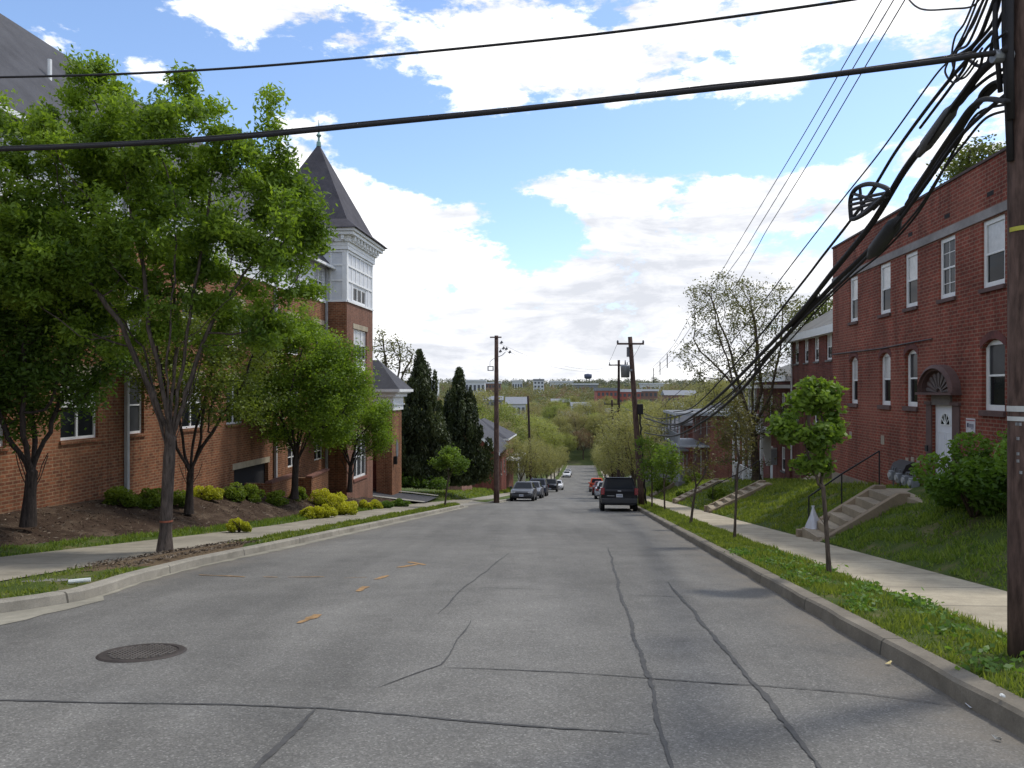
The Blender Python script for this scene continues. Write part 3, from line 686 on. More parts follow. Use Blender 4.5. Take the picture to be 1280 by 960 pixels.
class Bld:
    def __init__(s, name, b, Y, z0, label, cat='building', group=None):
        p = W(b, Y); p.z = z0; s.e = empty(name, p, ANG, label, cat, group); s.Y0 = Y; s.z0 = z0
    def y(s, Y): return (Y - s.Y0) * 1.0049
    def z(s, Z): return Z - s.z0
def face(kind, c=0.0):
    return {'-x': lambda u, z, d=0: (c - d, u, z), '+x': lambda u, z, d=0: (c + d, u, z), '-y': lambda u, z, d=0: (u, c - d, z), '+y': lambda u, z, d=0: (u, c + d, z)}[kind]
def wall_holes(mb, m, u0, u1, z0, z1, holes, rev=.12):
    us = sorted({u0, u1, *[h[0] for h in holes], *[h[1] for h in holes]}); zs = sorted({z0, z1, *[h[2] for h in holes], *[h[3] for h in holes]})
    us = [u for u in us if u0 <= u <= u1]; zs = [z for z in zs if z0 <= z <= z1]
    for i in range(len(us) - 1):
        for j in range(len(zs) - 1):
            cu, cz = (us[i] + us[i + 1]) / 2, (zs[j] + zs[j + 1]) / 2
            if any(h[0] < cu < h[1] and h[2] < cz < h[3] for h in holes): continue
            mb.quad(m(us[i], zs[j]), m(us[i + 1], zs[j]), m(us[i + 1], zs[j + 1]), m(us[i], zs[j + 1]))
    for a, b, c, d in [h[:4] for h in holes]:
        mb.quad(m(a, c), m(a, d), m(a, d, -rev), m(a, c, -rev)); mb.quad(m(b, c), m(b, c, -rev), m(b, d, -rev), m(b, d))
        mb.quad(m(a, d), m(b, d), m(b, d, -rev), m(a, d, -rev)); mb.quad(m(a, c), m(a, c, -rev), m(b, c, -rev), m(b, c))
def fbox(mb, m, u0, u1, z0, z1, d0, d1):
    return mb.box(u0, u1, z0, z1, d0, d1, M=lambda a, b, c: m(a, b, c))
def window(par, m, u0, u1, z0, z1, d=-.10, fr=.055, n=1, split=.5, up='blind', low='dark', sill=None, muntin=0, framem=None, sillm=None, arch=0, deep=.05):
    """double-hung sash(es); z0..z1 the opening; d = depth of the frame's face"""
    framem = framem or trimw; mb = MB(); W_ = (u1 - u0) / n; zm = z0 + (z1 - z0) * (1 - split)
    fbox(mb, m, u0, u1, z1 - fr, z1, d - deep, d); fbox(mb, m, u0, u1, z0, z0 + fr * 1.2, d - deep, d)
    for i in range(n + 1):
        a = u0 + i * W_; l, r = (a, a + fr) if i == 0 else ((a - fr, a) if i == n else (a - fr * .6, a + fr * .6))
        fbox(mb, m, l, r, z0 + fr * 1.2, z1 - fr, d - deep, d - .002)
    for i in range(n):
        fbox(mb, m, u0 + i * W_ + fr * .6, u0 + (i + 1) * W_ - fr * .6, zm - .022, zm + .022, d - deep - .003, d - .012)
        if muntin:
            for k in range(1, muntin + 1):
                c = u0 + i * W_ + W_ * k / (muntin + 1); fbox(mb, m, c - .009, c + .009, z0 + fr, z1 - fr, d - deep - .001, d - .022)
            for zz in (z0 + (zm - z0) * .5, zm + (z1 - zm) * .5): fbox(mb, m, u0 + i * W_ + fr, u0 + (i + 1) * W_ - fr, zz - .009, zz + .009, d - deep - .001, d - .024)
    w = mb.build('window', framem, par)
    for i in range(n):
        a, b = u0 + i * W_ + .01, u0 + (i + 1) * W_ - .01
        for zz0, zz1, kind, dd in ((z0 + .01, zm, low, d - .038), (zm, z1 - .01, up, d - .028)):
            g = MB(); g.quad(m(a, zz0, dd), m(b, zz0, dd), m(b, zz1, dd), m(a, zz1, dd)); g.build('pane', {'dark': pane_dark, 'mid': pane_mid, 'blind': blindm}[kind], w)
    if sill:
        mb = MB(); fbox(mb, m, u0 - .05, u1 + .05, z0 - sill, z0 - .002, -.08, .055); mb.build('sill', sillm or stone, w)
    return w
def hip_roof(par, x0, x1, y0, y1, z, h, ov, mat, name='roof', fascia=None, fh=.18):
    a, b, c, d = x0 - ov, x1 + ov, y0 - ov, y1 + ov; mb = MB(); w, l = b - a, d - c
    if l >= w: r0, r1 = ((a + b) / 2, c + w / 2, z + h), ((a + b) / 2, d - w / 2, z + h)
    else: r0, r1 = (a + l / 2, (c + d) / 2, z + h), (b - l / 2, (c + d) / 2, z + h)
    A, B, C_, D_ = (a, c, z), (b, c, z), (b, d, z), (a, d, z)
    if l >= w: mb.poly([A, B, r0]); mb.poly([C_, D_, r1]); mb.poly([B, C_, r1, r0]); mb.poly([D_, A, r0, r1])
    else: mb.poly([D_, A, r0]); mb.poly([B, C_, r1]); mb.poly([A, B, r1, r0]); mb.poly([C_, D_, r0, r1])
    mb.poly([A, D_, C_, B]); r = mb.build(name, mat, par)
    if fascia:
        mb = MB(); mb.box(a - .02, a, c - .02, d + .02, z - fh, z + .03); mb.box(b, b + .02, c - .02, d + .02, z - fh, z + .03)
        mb.box(a, b, c - .02, c, z - fh, z + .03); mb.box(a, b, d, d + .02, z - fh, z + .03); mb.box(a, b, c, d, z - fh, z - fh + .02); mb.build('fascia', fascia, r)
    return r

# ---- the red brick apartment house on the right
brickR = brick('brick_red', (0.265, 0.059, 0.036), (0.165, 0.041, 0.027), (0.27, 0.15, 0.105), .225, .086, .014, .35)
R = Bld('brick_apartment_house', 8.68, 12.0, -2.9, 'two storey red brick apartment house with white sash windows and arched door hood', 'building')
y, z = R.y, R.z; m = face('-x')
ups = [(24.07, 24.8), (21.47, 22.27), (19.72, 20.5), (17.7, 18.5), (15.6, 16.5), (13.2, 14.05)]
lows = [(24.07, 24.8), (21.47, 22.27), (19.72, 20.5), (15.6, 16.5), (13.2, 14.05)]
H = [(y(a), y(b), z(3.80), z(5.27)) for a, b in ups] + [(y(a), y(b), z(1.15), z(2.68)) for a, b in lows] + [(y(17.80), y(18.86), z(-.86), z(1.22))]
mb = MB(); wall_holes(mb, m, 0, y(26.5), 0, z(6.55), H, .14)
for a, b in lows:      # segmental brick arches: spandrels in the wall plane
    a, b = y(a), y(b); zc = z(2.68); rise = .17; N = 8
    cur = [(a + (b - a) * i / N, zc - rise * (2 * i / N - 1) ** 2) for i in range(N + 1)]
    for i in range(N): mb.poly([m(cur[i][0], cur[i][1]), m(cur[i + 1][0], cur[i + 1][1]), m(cur[i + 1][0], zc), m(cur[i][0], zc)]); mb.poly([m(cur[i][0], cur[i][1]), m(cur[i + 1][0], cur[i + 1][1]), m(cur[i + 1][0], cur[i + 1][1], -.14), m(cur[i][0], cur[i][1], -.14)])
L = y(26.5); Dp = 8.5
mb.quad((0, L, 0), (Dp, L, 0), (Dp, L, z(6.55)), (0, L, z(6.55))); mb.quad((0, 0, 0), (Dp, 0, 0), (Dp, 0, z(6.55)), (0, 0, z(6.55))); mb.quad((Dp, 0, 0), (Dp, L, 0), (Dp, L, z(6.55)), (Dp, 0, z(6.55)))
mb.build('wall', brickR, R.e)
mb = MB(); mb.box(.25, Dp - .05, .05, L - .05, z(6.0), z(6.05)); mb.build('roof', plain('tar_roof', (.06, .06, .06), .9), R.e)
mb = MB(); mb.box(-.035, .24, -.03, L + .03, z(6.552), z(6.61)); mb.box(-.02, Dp + .03, L - .24, L + .031, z(6.553), z(6.608)); mb.build('coping', plain('coping_brown', (.07, .045, .04), .8), R.e)
bandm = concrete('band_stone', (0.30, 0.28, 0.27)); mb = MB(); fbox(mb, m, -.01, L + .012, z(5.30), z(5.50), -.02, .035); mb.build('stone_band', bandm, R.e)
mb = MB(); fbox(mb, m, 0, L + .02, z(-2.6), z(-1.28), -.02, .03); mb.build('plinth', concrete('plinth_stone', (.26, .22, .17)), R.e)
for k, (a, b) in enumerate(ups): window(R.e, m, y(a), y(b), z(3.80), z(5.27), d=-.04, fr=.10, up='blind' if k != 3 else 'mid', low='dark' if k != 3 else 'mid', muntin=1 if k == 3 else 0, sill=.09, sillm=brownst)
for k, (a, b) in enumerate(lows): window(R.e, m, y(a), y(b), z(1.15), z(2.66), d=-.085, fr=.10, up='mid' if k in (2, 3) else 'blind', low='dark', sill=.12, sillm=brownst)
for a, b in lows:      # arch rings of rowlock brick, slightly proud
    a, b = y(a) - .06, y(b) + .06; N = 10; mb = MB(); zc = z(2.69)
    for i in range(N):
        u0, u1 = a + (b - a) * i / N, a + (b - a) * (i + 1) / N; f = lambda u: zc - .19 * (2 * (u - a) / (b - a) - 1) ** 2
        P = [(u0, f(u0)), (u1, f(u1)), (u1, f(u1) + .17), (u0, f(u0) + .17)]; mb.add([m(u, q, .012) for u, q in P] + [m(u, q, -.03) for u, q in P], [(0, 1, 2, 3), (0, 1, 5, 4), (2, 3, 7, 6), (1, 2, 6, 5), (3, 0, 4, 7)])
    mb.build('brick_arch', plain('arch_brick', (.11, .032, .026), .85, 0, .35, 3, 12, .4), R.e)
for px, py in ((1238, 242), (1184, 270), (1138, 293), (1098, 316)):
    Yw = Yb(px, 8.68); Zw = at(px, py, Yw).z; mb = MB(); fbox(mb, m, y(Yw) - .13, y(Yw) + .13, z(Zw) - .05, z(Zw) + .05, -.02, .006); mb.build('scupper', plain('scupper_dark', (.012, .009, .009), .9), R.e)
for px, py, s in ((1063.5, 544, .11), (1103.5, 550, .12), (1134, 577, .09), (1141, 576, .09), (1148, 577, .09)):
    Yw = Yb(px, 8.68); Zw = at(px, py, Yw).z; mb = MB(); fbox(mb, m, y(Yw) - s, y(Yw) + s, z(Zw) - s * 1.1, z(Zw) + s * 1.1, -.02, .012); mb.build('vent', plain('vent_cream', (.30, .25, .19), .7), R.e)
# door: leaf with fan light, brown surround, lintel, arched hood with sunburst
dr = MB(); fbox(dr, m, y(17.81), y(18.85), z(-.855), z(1.215), -.12, -.07)
for uu in ((.08, .42), (.5, .84)):
    for zz in ((.10, .72), (.85, 1.42)):
        a = y(17.87) + uu[0]; b = y(17.87) + uu[1]; c_, d_ = z(-.86) + zz[0], z(-.86) + zz[1]
        for q in ((a, b, c_, c_ + .02), (a, b, d_ - .02, d_), (a, a + .02, c_ + .02, d_ - .02), (b - .02, b, c_ + .02, d_ - .02)): fbox(dr, m, *q, -.07, -.058)
dr = dr.build('door', plain('door_white', (.66, .67, .70), .45, 0, .05), R.e)
cu, cz = y(18.32), z(.74)
mb = MB()
for i in range(10):
    t0, t1 = math.pi * i / 10, math.pi * (i + 1) / 10
    mb.poly([m(cu, cz, -.064), m(cu + .23 * math.cos(t0), cz + .27 * math.sin(t0), -.064), m(cu + .23 * math.cos(t1), cz + .27 * math.sin(t1), -.064)])
fl_ = mb.build('fan_light', pane_dark, dr)
mb = MB()
for i in range(1, 5): 
    t = math.pi * i / 5; mb.tube([m(cu, cz, -.06), m(cu + .23 * math.cos(t), cz + .27 * math.sin(t), -.06)], .012, 5)
mb.tube([m(cu + .24 * math.cos(math.pi * i / 12), cz + .28 * math.sin(math.pi * i / 12), -.06) for i in range(13)], .014, 5); mb.tube([m(cu - .25, cz, -.06), m(cu + .25, cz, -.06)], .014, 5); mb.build('fan_bars', trimw, dr)
mb = MB(); mb.tube([m(y(17.93), z(.27), -.06), m(y(17.93), z(.27), -.03)], .025, 10); mb.build('lock', plain('brass_dull', (.12, .10, .07), .35, .8), dr); mb = MB(); mb.tube([m(y(17.93), z(.14), -.06), m(y(17.93), z(.14), -.01)], .03, 10); mb.build('handle', plain('brass_dull', (.12, .10, .07), .35, .8), dr)
mb = MB(); fbox(mb, m, y(17.45), y(17.79), z(-1.3), z(1.22), -.02, .035); fbox(mb, m, y(18.87), y(19.15), z(-1.3), z(1.22), -.02, .035)
fbox(mb, m, y(17.42), y(17.84), z(1.222), z(1.30), -.02, .07); fbox(mb, m, y(18.82), y(19.18), z(1.222), z(1.30), -.02, .07); mb.build('door_surround', brownst, R.e)
mb = MB(); fbox(mb, m, y(17.845), y(18.815), z(1.222), z(1.46), -.02, .05); mb.build('lintel', plain('lintel_taupe', (.15, .125, .11), .8, 0, .2), R.e)
hc, hz = y(18.33), z(1.53); mb = MB(); N = 18; prof = [(.93, .36, .68, 0.0), (.93, .36, .68, .20), (.82, .36, .59, .25), (.82, .30, .59, .18), (.76, .30, .54, .18), (.76, .30, .54, .06)]
arc = lambda r, rz, d: [m(hc + r * math.cos(math.pi * i / N), hz + rz * math.sin(math.pi * i / N), d) for i in range(N + 1)]
rings = [arc(p[0], p[2], p[3]) for p in prof]
for q in range(len(rings) - 1):
    for i in range(N): mb.quad(rings[q][i], rings[q][i + 1], rings[q + 1][i + 1], rings[q + 1][i])
for i in range(N): mb.poly([m(hc, hz, .06), rings[-1][i], rings[-1][i + 1]])
fbox(mb, m, hc - .95, hc + .95, hz - .06, hz, -.02, .25)
hood = mb.build('door_hood', brownst, R.e)
mb = MB()
for i in range(9):
    t = math.pi * (i + .5) / 9; e = .16
    P = [(hc + r * math.cos(t + s), hz + r * .7 * math.sin(t + s)) for r, s in ((.16, -.05), (.16, .05), (.66, .10), (.70, 0), (.66, -.10))]
    mb.add([m(u, q, .10) for u, q in P] + [m(u, q, .06) for u, q in P], [(0, 1, 2, 3, 4)] + [(k, (k + 1) % 5, 5 + (k + 1) % 5, 5 + k) for k in range(5)])
mb.tube([m(hc + .14 * math.cos(math.pi * i / 8), hz + .11 * math.sin(math.pi * i / 8), .08) for i in range(9)], .03, 6)
mb.build('sunburst', plain('sunburst_taupe', (.12, .095, .085), .8, 0, .2), hood)
mb = MB(); fbox(mb, m, y(18.86), y(18.98), z(.05), z(.2), .10, .14); mb.build('door_bell', blackm, R.e)
# notice beside the door and the cable across the wall
sg = empty('notice_sign', R.e.matrix_basis @ Vector(m(y(16.97), z(.80), .004)), ANG, 'small white notice with dark print on the brick wall beside the door', 'sign')
sm = face('-x'); mb = MB(); fbox(mb, sm, -.2, .2, -.17, .15, 0, .012); mb.build('plate', plain('sign_white', (.50, .48, .50), .5), sg)
mb = MB(); fbox(mb, sm, .07, .15, -.055, .045, .0125, .014)
for i in range(4): fbox(mb, sm, -.14 + i * .05, -.11 + i * .05, -.06, .03, .0125, .014)
fbox(mb, sm, -.14, -.02, -.09, -.075, .0125, .014); mb.build('print', plain('print_dark', (.05, .05, .09), .6), sg)
mb = MB(); fbox(mb, sm, -.19, .19, .09, .12, .0125, .014); mb.build('red_stripe', plain('print_red', (.3, .08, .08), .6), sg)
P0 = R.e.matrix_basis
mb = MB(); pts = []
for px, py in ((1041, 443), (1075, 439), (1105, 435), (1135, 429), (1165, 423.5)):
    Yw = Yb(px, 8.64); pts.append(at(px, py, Yw))
mb.tube(pts, .018, 6); tag(mb.build('wall_cable', blackm), 'black cable strung across the red brick wall above the lower windows', 'cable')
# gas meters on the wall
gm = plain('meter_grey', (.20, .21, .22), .5, .2, .15); gms = []
for k in range(4):
    px = 1117 + k * 8.5; Yw = Yb(px, 8.35); p = W(8.35, Yw); p.z = -.72 - .02 * k
    if k == 0:
        g = empty('gas_meter', p, ANG, 'grey gas meter in the row low on the brick wall left of the white door', 'meter', 'gas meters by the door')
        mb = MB(); mb.box(-.10, .10, -.11, .11, -.14, .12); mb.build('meter_body', gm, g, bevel=.018)
        mb = MB(); mb.tube([(-.10, 0, .0), (-.135, 0, .0)], .075, 14); mb.build('dial', plain('dial_light', (.4, .4, .4), .3), g)
        for q in (([(0, .06, .12), (0, .06, .2), (.15, .06, .2)], .018), ([(0, -.06, .12), (0, -.06, .2), (.15, -.06, .2)], .018), ([(0, 0, -.14), (0, 0, -.5)], .02)): mb = MB(); mb.tube(q[0], q[1], 6); mb.build('pipe', gm, g)
    else: g = dup(gms[0], p, ANG)
    gms.append(g)
p = W(8.66, Yb(1130, 8.55)); p.z = -.46; g = empty('meter_hood', p, ANG, 'black sheet metal hood over the gas meters on the brick wall', 'hood')
mb = MB(); mb.prism([(-.32, -.16), (0, -.16), (0, .14), (-.06, .14), (-.22, .06)], -.42, .42); mb.build('hood_panel', plain('hood_black', (.02, .016, .016), .7), g)

# ---- front steps
stepm = concrete('step_concrete', (0.36, 0.30, 0.215)); cheekm = concrete('cheek_concrete', (0.30, 0.235, 0.16))
def front_steps(b0, b1, Y0, Y1, n, z0, z1, label, landing=0, lY0=None, group=None):
    p = W(b0, Y0); p.z = z0; e = empty('front_steps', p, ANG, label, 'steps', group); run = (b1 - b0) / n; rise = (z1 - z0) / n; wd = (Y1 - Y0) * 1.005
    mb = MB()
    for i in range(n): mb.box(i * run, b1 - b0 + .02, .18, wd - .18, i * rise - (.4 if i == 0 else 0), (i + 1) * rise)
    mb.build('tread', stepm, e, bevel=.012)
    for yy in (0, wd - .18):
        mb = MB(); lx = b1 - b0; zz = z1 - z0
        mb.prism([(-.12, -.5), (lx + .1, zz - .7), (lx + .1, zz + .09), (lx - .15, zz + .09), (.02, .13), (-.1, .13)], yy, yy + .18); mb.build('cheek_wall', cheekm, e, bevel=.015)
    if landing:
        mb = MB(); l0 = 0 if lY0 is None else (lY0 - Y0) * 1.005; mb.box(b1 - b0 + .021, b1 - b0 + landing, l0, wd, zz - .22, zz + .004); mb.build('landing', stepm, e, bevel=.02)
        mb = MB(); mb.box(b1 - b0 + .10, b1 - b0 + landing, l0 + .08, wd - .02, zz - .9, zz - .222); mb.build('landing_base', cheekm, e)
    return e
front_steps(5.42, 7.35, 17.5, 19.1, 6, -2.06, -.88, 'concrete front steps with solid cheek walls up to the white door landing', 1.36, 16.2)
def handrail(name, pts_b, label, h=.85):
    """pts_b: [(b, Y, ground Z)]"""
    P = [Vector((b + D * Y, Y, Zg)) for b, Y, Zg in pts_b]; e = empty(name, P[0], 0, label, 'handrail'); o = P[0]
    for p in P: mb = MB(); mb.tube([p - o - Vector((0, 0, .1)), p - o + Vector((0, 0, h))], .019, 7); mb.build('post', blackm, e)
    mb = MB(); mb.tube([p - o + Vector((0, 0, h)) for p in P], .021, 7); mb.build('rail', blackm, e); return e
handrail('handrail', [(5.62, 19.0, -1.95), (6.45, 19.0, -1.38), (7.4, 19.0, -.80)], 'thin black iron handrail along the far side of the steps to the white door')
p = W(5.66, 18.78); p.z = -1.93; mb = MB(); N = 12; rr = [(0, .15), (.12, .155), (.3, .11), (.48, .055), (.58, .03), (.63, .045)]
rngb = np.random.default_rng(3)
for zz, r in rr:
    for i in range(N): t = 2 * math.pi * i / N; q = r * (1 + .28 * math.sin(3 * t + zz * 5) * (zz < .5) + rngb.uniform(-.08, .08)); mb.v.append((q * math.cos(t), q * math.sin(t) * .8, zz))
for j in range(len(rr) - 1):
    for i in range(N): mb.f.append((j * N + i, j * N + (i + 1) % N, (j + 1) * N + (i + 1) % N, (j + 1) * N + i)); mb.mi.append(0)
mb.f.append(tuple(range(N))); mb.mi.append(0)
o = mb.build('plastic_bag', plain('bag_white', (.62, .63, .68), .45, 0, .06), None, True); o.location = p; tag(o, 'white plastic bag tied to the foot of the black handrail by the steps', 'bag')

# ---- row houses stepping down the hill on the right
brickH = brick('brick_maroon', (0.23, 0.062, 0.045), (0.15, 0.044, 0.034), (0.16, 0.10, 0.085), .215, .075, .011, .35)
brickO = brick('brick_orange', (0.26, 0.085, 0.052), (0.18, 0.058, 0.04), (0.22, 0.15, 0.12), .215, .075, .011, .3)
H2 = Bld('row_house', 11.0, 30.0, -4.2, 'maroon brick row house with hip roof and narrow white windows beyond the apartment house', 'house')
y, z = H2.y, H2.z; m = face('-x'); wy = [(39.0, 39.7), (37.3, 38.0), (35.6, 36.35), (33.7, 34.5), (31.6, 32.4)]
hs_ = [(y(a), y(b), z(2.95), z(4.15)) for a, b in wy] + [(y(a), y(b), z(.0), z(1.4)) for a, b in (wy[0], wy[2], wy[4])] + [(y(36.9), y(37.8), z(-1.75), z(.4))]
mb = MB(); wall_holes(mb, m, 0, y(40.2), 0, z(4.4), hs_); L = y(40.2)
for q in (0, L): mb.quad((0, q, 0), (7, q, 0), (7, q, z(4.4)), (0, q, z(4.4)))
mb.quad((7, 0, 0), (7, L, 0), (7, L, z(4.4)), (7, 0, z(4.4))); mb.build('wall', brickH, H2.e)
for h in hs_[:-1]: window(H2.e, m, *h, d=-.05, fr=.08, up='blind', low='dark', sill=.08)
mb = MB(); fbox(mb, m, *hs_[-1], -.11, -.06); mb.build('door', plain('door_brown', (.09, .05, .035), .6), H2.e)
hip_roof(H2.e, 0, 7, 0, L, z(4.42), 2.6, .35, lgshingle, fascia=trimw, fh=.32)
mb = MB(); mb.tube([(-.08, L - .15, z(4.2)), (-.08, L - .15, z(-2.2))], .045, 8); mb.build('downspout', trimw, H2.e)

def porch_house(Y0, Y1, b, eave, base, label, brickm, porch=1.9, roofm=lgshingle, rh=1.9, posts=4, group=None, upper=True, pw=trimw, winc=(.62, .62, .6)):
    B = Bld('row_house', b, Y0, base - 1.5, label, 'house', group); y, z = B.y, B.z; L = y(Y1); fl2 = base + (eave - base) * .52
    hs = []
    for k in range(3):
        c = L * (k + .5) / 3; hs.append((c - .42, c + .42, z(fl2 + .7), z(fl2 + 2.1)))
        hs.append((c - .42, c + .42, z(base + .95), z(base + 2.3)) if k != 1 else (c - .45, c + .45, z(base + .02), z(base + 2.15)))
    mb = MB(); wall_holes(mb, m, 0, L, 0, z(eave), hs); D_ = 7.5
    fr = face('-y'); hf = [(2.0, 2.8, z(fl2 + .7), z(fl2 + 2.1)), (5.0, 5.8, z(base + .95), z(base + 2.3))]
    wall_holes(mb, fr, 0, D_, 0, z(eave), hf); mb.quad((0, L, 0), (D_, L, 0), (D_, L, z(eave)), (0, L, z(eave))); mb.quad((D_, 0, 0), (D_, L, 0), (D_, L, z(eave)), (D_, 0, z(eave)))
    mb.build('wall', brickm, B.e)
    for i, h in enumerate(hs):
        if i == 3: mb = MB(); fbox(mb, m, *h, -.11, -.06); mb.build('door', white, B.e)
        else: window(B.e, m, *h, d=-.05, fr=.08, sill=.08)
    for h in hf: window(B.e, fr, *h, d=-.05, fr=.08, sill=.08)
    hip_roof(B.e, 0, D_, 0, L, z(eave + .01), rh, .3, roofm, fascia=pw, fh=.25)
    # porch: deck, posts, railing, flat roof
    zt = z(fl2 + 2.35) if upper else z(fl2)
    mb = MB(); mb.box(-porch, -.01, .1, L - .1, z(base) - .9, z(base)); mb.build('porch_deck', stone, B.e)
    pr = MB(); pr.box(-porch - .2, -.012, -.1, L + .1, zt + .14, zt + .2); pr = pr.build('porch_roof', roofm, B.e); fa = MB(); fa.box(-porch - .22, -porch - .14, -.12, L + .12, zt, zt + .18); fa.box(-porch - .139, -.012, -.12, -.05, zt, zt + .18); fa.build('fascia', pw, pr)
    for k in range(posts):
        c = .2 + (L - .4) * k / (posts - 1); mb = MB(); mb.box(-porch + .02, -porch + .14, c - .06, c + .06, z(base) + .002, zt - .002); mb.build('porch_post', pw, B.e)
    mb = MB()
    for zz in ([z(base) + .8] + ([z(fl2) + .85] if upper else [])):
        mb.box(-porch + .05, -porch + .1, .2, L - .2, zz, zz + .06)
        for k in range(int(L / .22)): mb.box(-porch + .06, -porch + .09, .25 + k * .22, .275 + k * .22, zz - .75, zz - .002)
    mb.build('railing', pw, B.e)
    if upper: mb = MB(); mb.box(-porch - .05, -.013, .02, L - .02, z(fl2) - .12, z(fl2)); mb.build('balcony_floor', pw, B.e)
    return B
h3 = porch_house(40.7, 49.0, 11.0, 2.3, -3.9, 'brick row house with white two level porch behind the large sparse tree', brickH, 1.5, rh=1.8, posts=6)
mb = MB(); q = at(957, 563, 44.0)
e = empty('porch_stair', at(958, 582, 43.5), ANG, 'white sided outdoor stair and grey panel in front of the porch house', 'stair')
mb = MB(); mb.prism([(0, 0), (.25, 0), (.25, 1.75), (-.25, 1.75), (-.25, 1.1)], -.06, .06); mb.build('stair_side', white, e); mb = MB(); mb.box(.26, 1.15, -.05, .03, .05, .95); mb.build('stair_panel', plain('panel_grey', (.30, .31, .33), .6), e); mb = MB(); mb.box(.255, 1.2, -.07, .05, .952, 1.03); mb.build('panel_cap', trimw, e)
h4 = porch_house(58.5, 68, 9.6, -.2, -5.6, 'orange brick row house with dark porch and flat white porch roof', brickO, 2.4, roofm=plain('flat_grey_roof', (.12, .125, .13), .8), rh=.4, posts=4, upper=True, pw=plain('trim_dull', (.30, .31, .33), .6))
tgrey = plain('trim_grey', (.16, .16, .16), .6); porch_house(72, 81, 9.8, -1.6, -7.0, 'brick row house with grey roof just below the orange brick one', brickH, 1.8, roofm=shingle, pw=tgrey)
porch_house(84, 93, 9.8, -3.0, -8.4, 'lower brick row house half hidden by spring street trees', brickO, 1.8, roofm=shingle, pw=tgrey)
porch_house(96, 105, 9.8, -4.6, -10.0, 'lowest brick row house of the row on the right', brickH, 1.8, roofm=shingle, pw=tgrey)
front_steps(5.42, 7.9, 32.6, 34.0, 7, -3.76, -2.55, 'long pale concrete steps climbing the lawn to the maroon row house', 1.4)
handrail('handrail', [(5.7, 33.9, -3.6), (6.7, 33.9, -3.1), (7.8, 33.9, -2.45)], 'thin black handrail beside the steps of the maroon row house')
front_steps(9.5, 10.6, 31.9, 33.1, 4, -2.45, -1.75, 'short pale steps rising to the maroon row house door', .35)
front_steps(5.42, 8.0, 45.2, 46.5, 7, -5.25, -3.95, 'pale concrete steps up the lawn to the porch house', 1.2)
front_steps(5.42, 7.2, 61.5, 62.8, 6, -7.2, -6.1, 'concrete steps up to the orange brick row house', .5)

# ---- the large brick and white apartment building on the left with its corner tower
brickL = brick('brick_russet', (0.265, 0.098, 0.046), (0.150, 0.054, 0.030), (0.28, 0.175, 0.10), .24, .088, .015, .35)
brickT = brick('brick_russet_lit', (0.24, 0.105, 0.065), (0.18, 0.08, 0.052), (0.22, 0.15, 0.11), .24, .085, .012, .2)  # russet brick again, sunlight put into the colour for the tower's street face
L_ = Bld('apartment_building', -13.5, 6.0, -6.0, 'long russet brick apartment building with white top storey and pointed corner tower', 'building')
y, z = L_.y, L_.z; m = face('+x'); e = L_.e; Yt0, Yt1 = y(39.0), y(43.72)
cols = [(7.2, 8.6), (10.1, 11.4), (13.0, 14.3), (16.1, 17.5), (19.3, 20.8), (22.1, 22.95), (25.1, 26.5), (28.2, 29.6), (31.0, 31.9), (34.0, 35.4), (37.3, 38.6)]
rows = [(.28, 2.0), (3.2, 4.9)]
hl_ = [(y(a), y(b), z(c), z(d)) for a, b in cols for c, d in rows]; base_h = [(y(a), y(b), z(-1.95), z(-1.05)) for a, b in cols[-2:]] + [(y(28.8), y(31.9), z(-2.6), z(-1.48))]
mb = MB(); wall_holes(mb, m, 0, Yt0 - .002, 0, z(6.14), hl_ + base_h, .16); mb.quad((0, 0, 0), (-14, 0, 0), (-14, 0, z(6.14)), (0, 0, z(6.14)))
mb.quad((-14, 0, 0), (-14, Yt1, 0), (-14, Yt1, z(8.9)), (-14, 0, z(8.9))); mb.quad((-3.7, Yt1 - .5, 0), (-14, Yt1 - .5, 0), (-14, Yt1 - .5, z(8.9)), (-3.7, Yt1 - .5, z(8.9))); mb.build('wall', brickL, e)
ht = [(y(a), y(b), z(6.45), z(7.75)) for a, b in cols]; mb = MB(); wall_holes(mb, m, 0, Yt0 - .002, z(6.14), z(8.05), ht, .08); mb.quad((0, 0, z(6.14)), (-14, 0, z(6.14)), (-14, 0, z(8.9)), (0, 0, z(8.9))); mb.build('siding', siding, e)
mb = MB(); 
for k in range(12): fbox(mb, m, 0, Yt0 - .01, z(6.30) + k * .15, z(6.312) + k * .15, -.005, .012)
mb.build('siding_lap_shadows', plain('siding_shadow', (.44, .45, .46), .7), e)  # lap edges in grey: the shadow line of each board put into colour
mb = MB(); fbox(mb, m, -.02, Yt0 - .004, z(6.06), z(6.2), -.02, .06); fbox(mb, m, -.02, Yt0 - .004, z(7.82), z(8.06), -.02, .05); mb.build('trim_band', trimw, e)
for i_, h in enumerate(hl_): window(e, m, *h, d=-.09, fr=.06, n=2 if h[1] - h[0] > 1.1 else 1, up=('blind', 'blind', 'mid', 'dark')[(i_ * 7) % 4], low=('dark', 'dark', 'mid')[(i_ * 5) % 3], sill=.10, sillm=brickL)
for h in ht: window(e, m, *h, d=-.03, fr=.08, n=2 if h[1] - h[0] > 1.1 else 1, up='blind', low='dark')
for h in base_h[:2]: window(e, m, *h, d=-.1, fr=.05, n=2, up='mid', low='dark')
mb = MB(); h = base_h[2]; mb.quad(m(h[0], h[2], -.155), m(h[1], h[2], -.155), m(h[1], h[3], -.155), m(h[0], h[3], -.155)); mb.build('areaway_opening', plain('opening_shade', (.012, .011, .012), .9), e)  # near-black sheet stands for the shade inside the opening
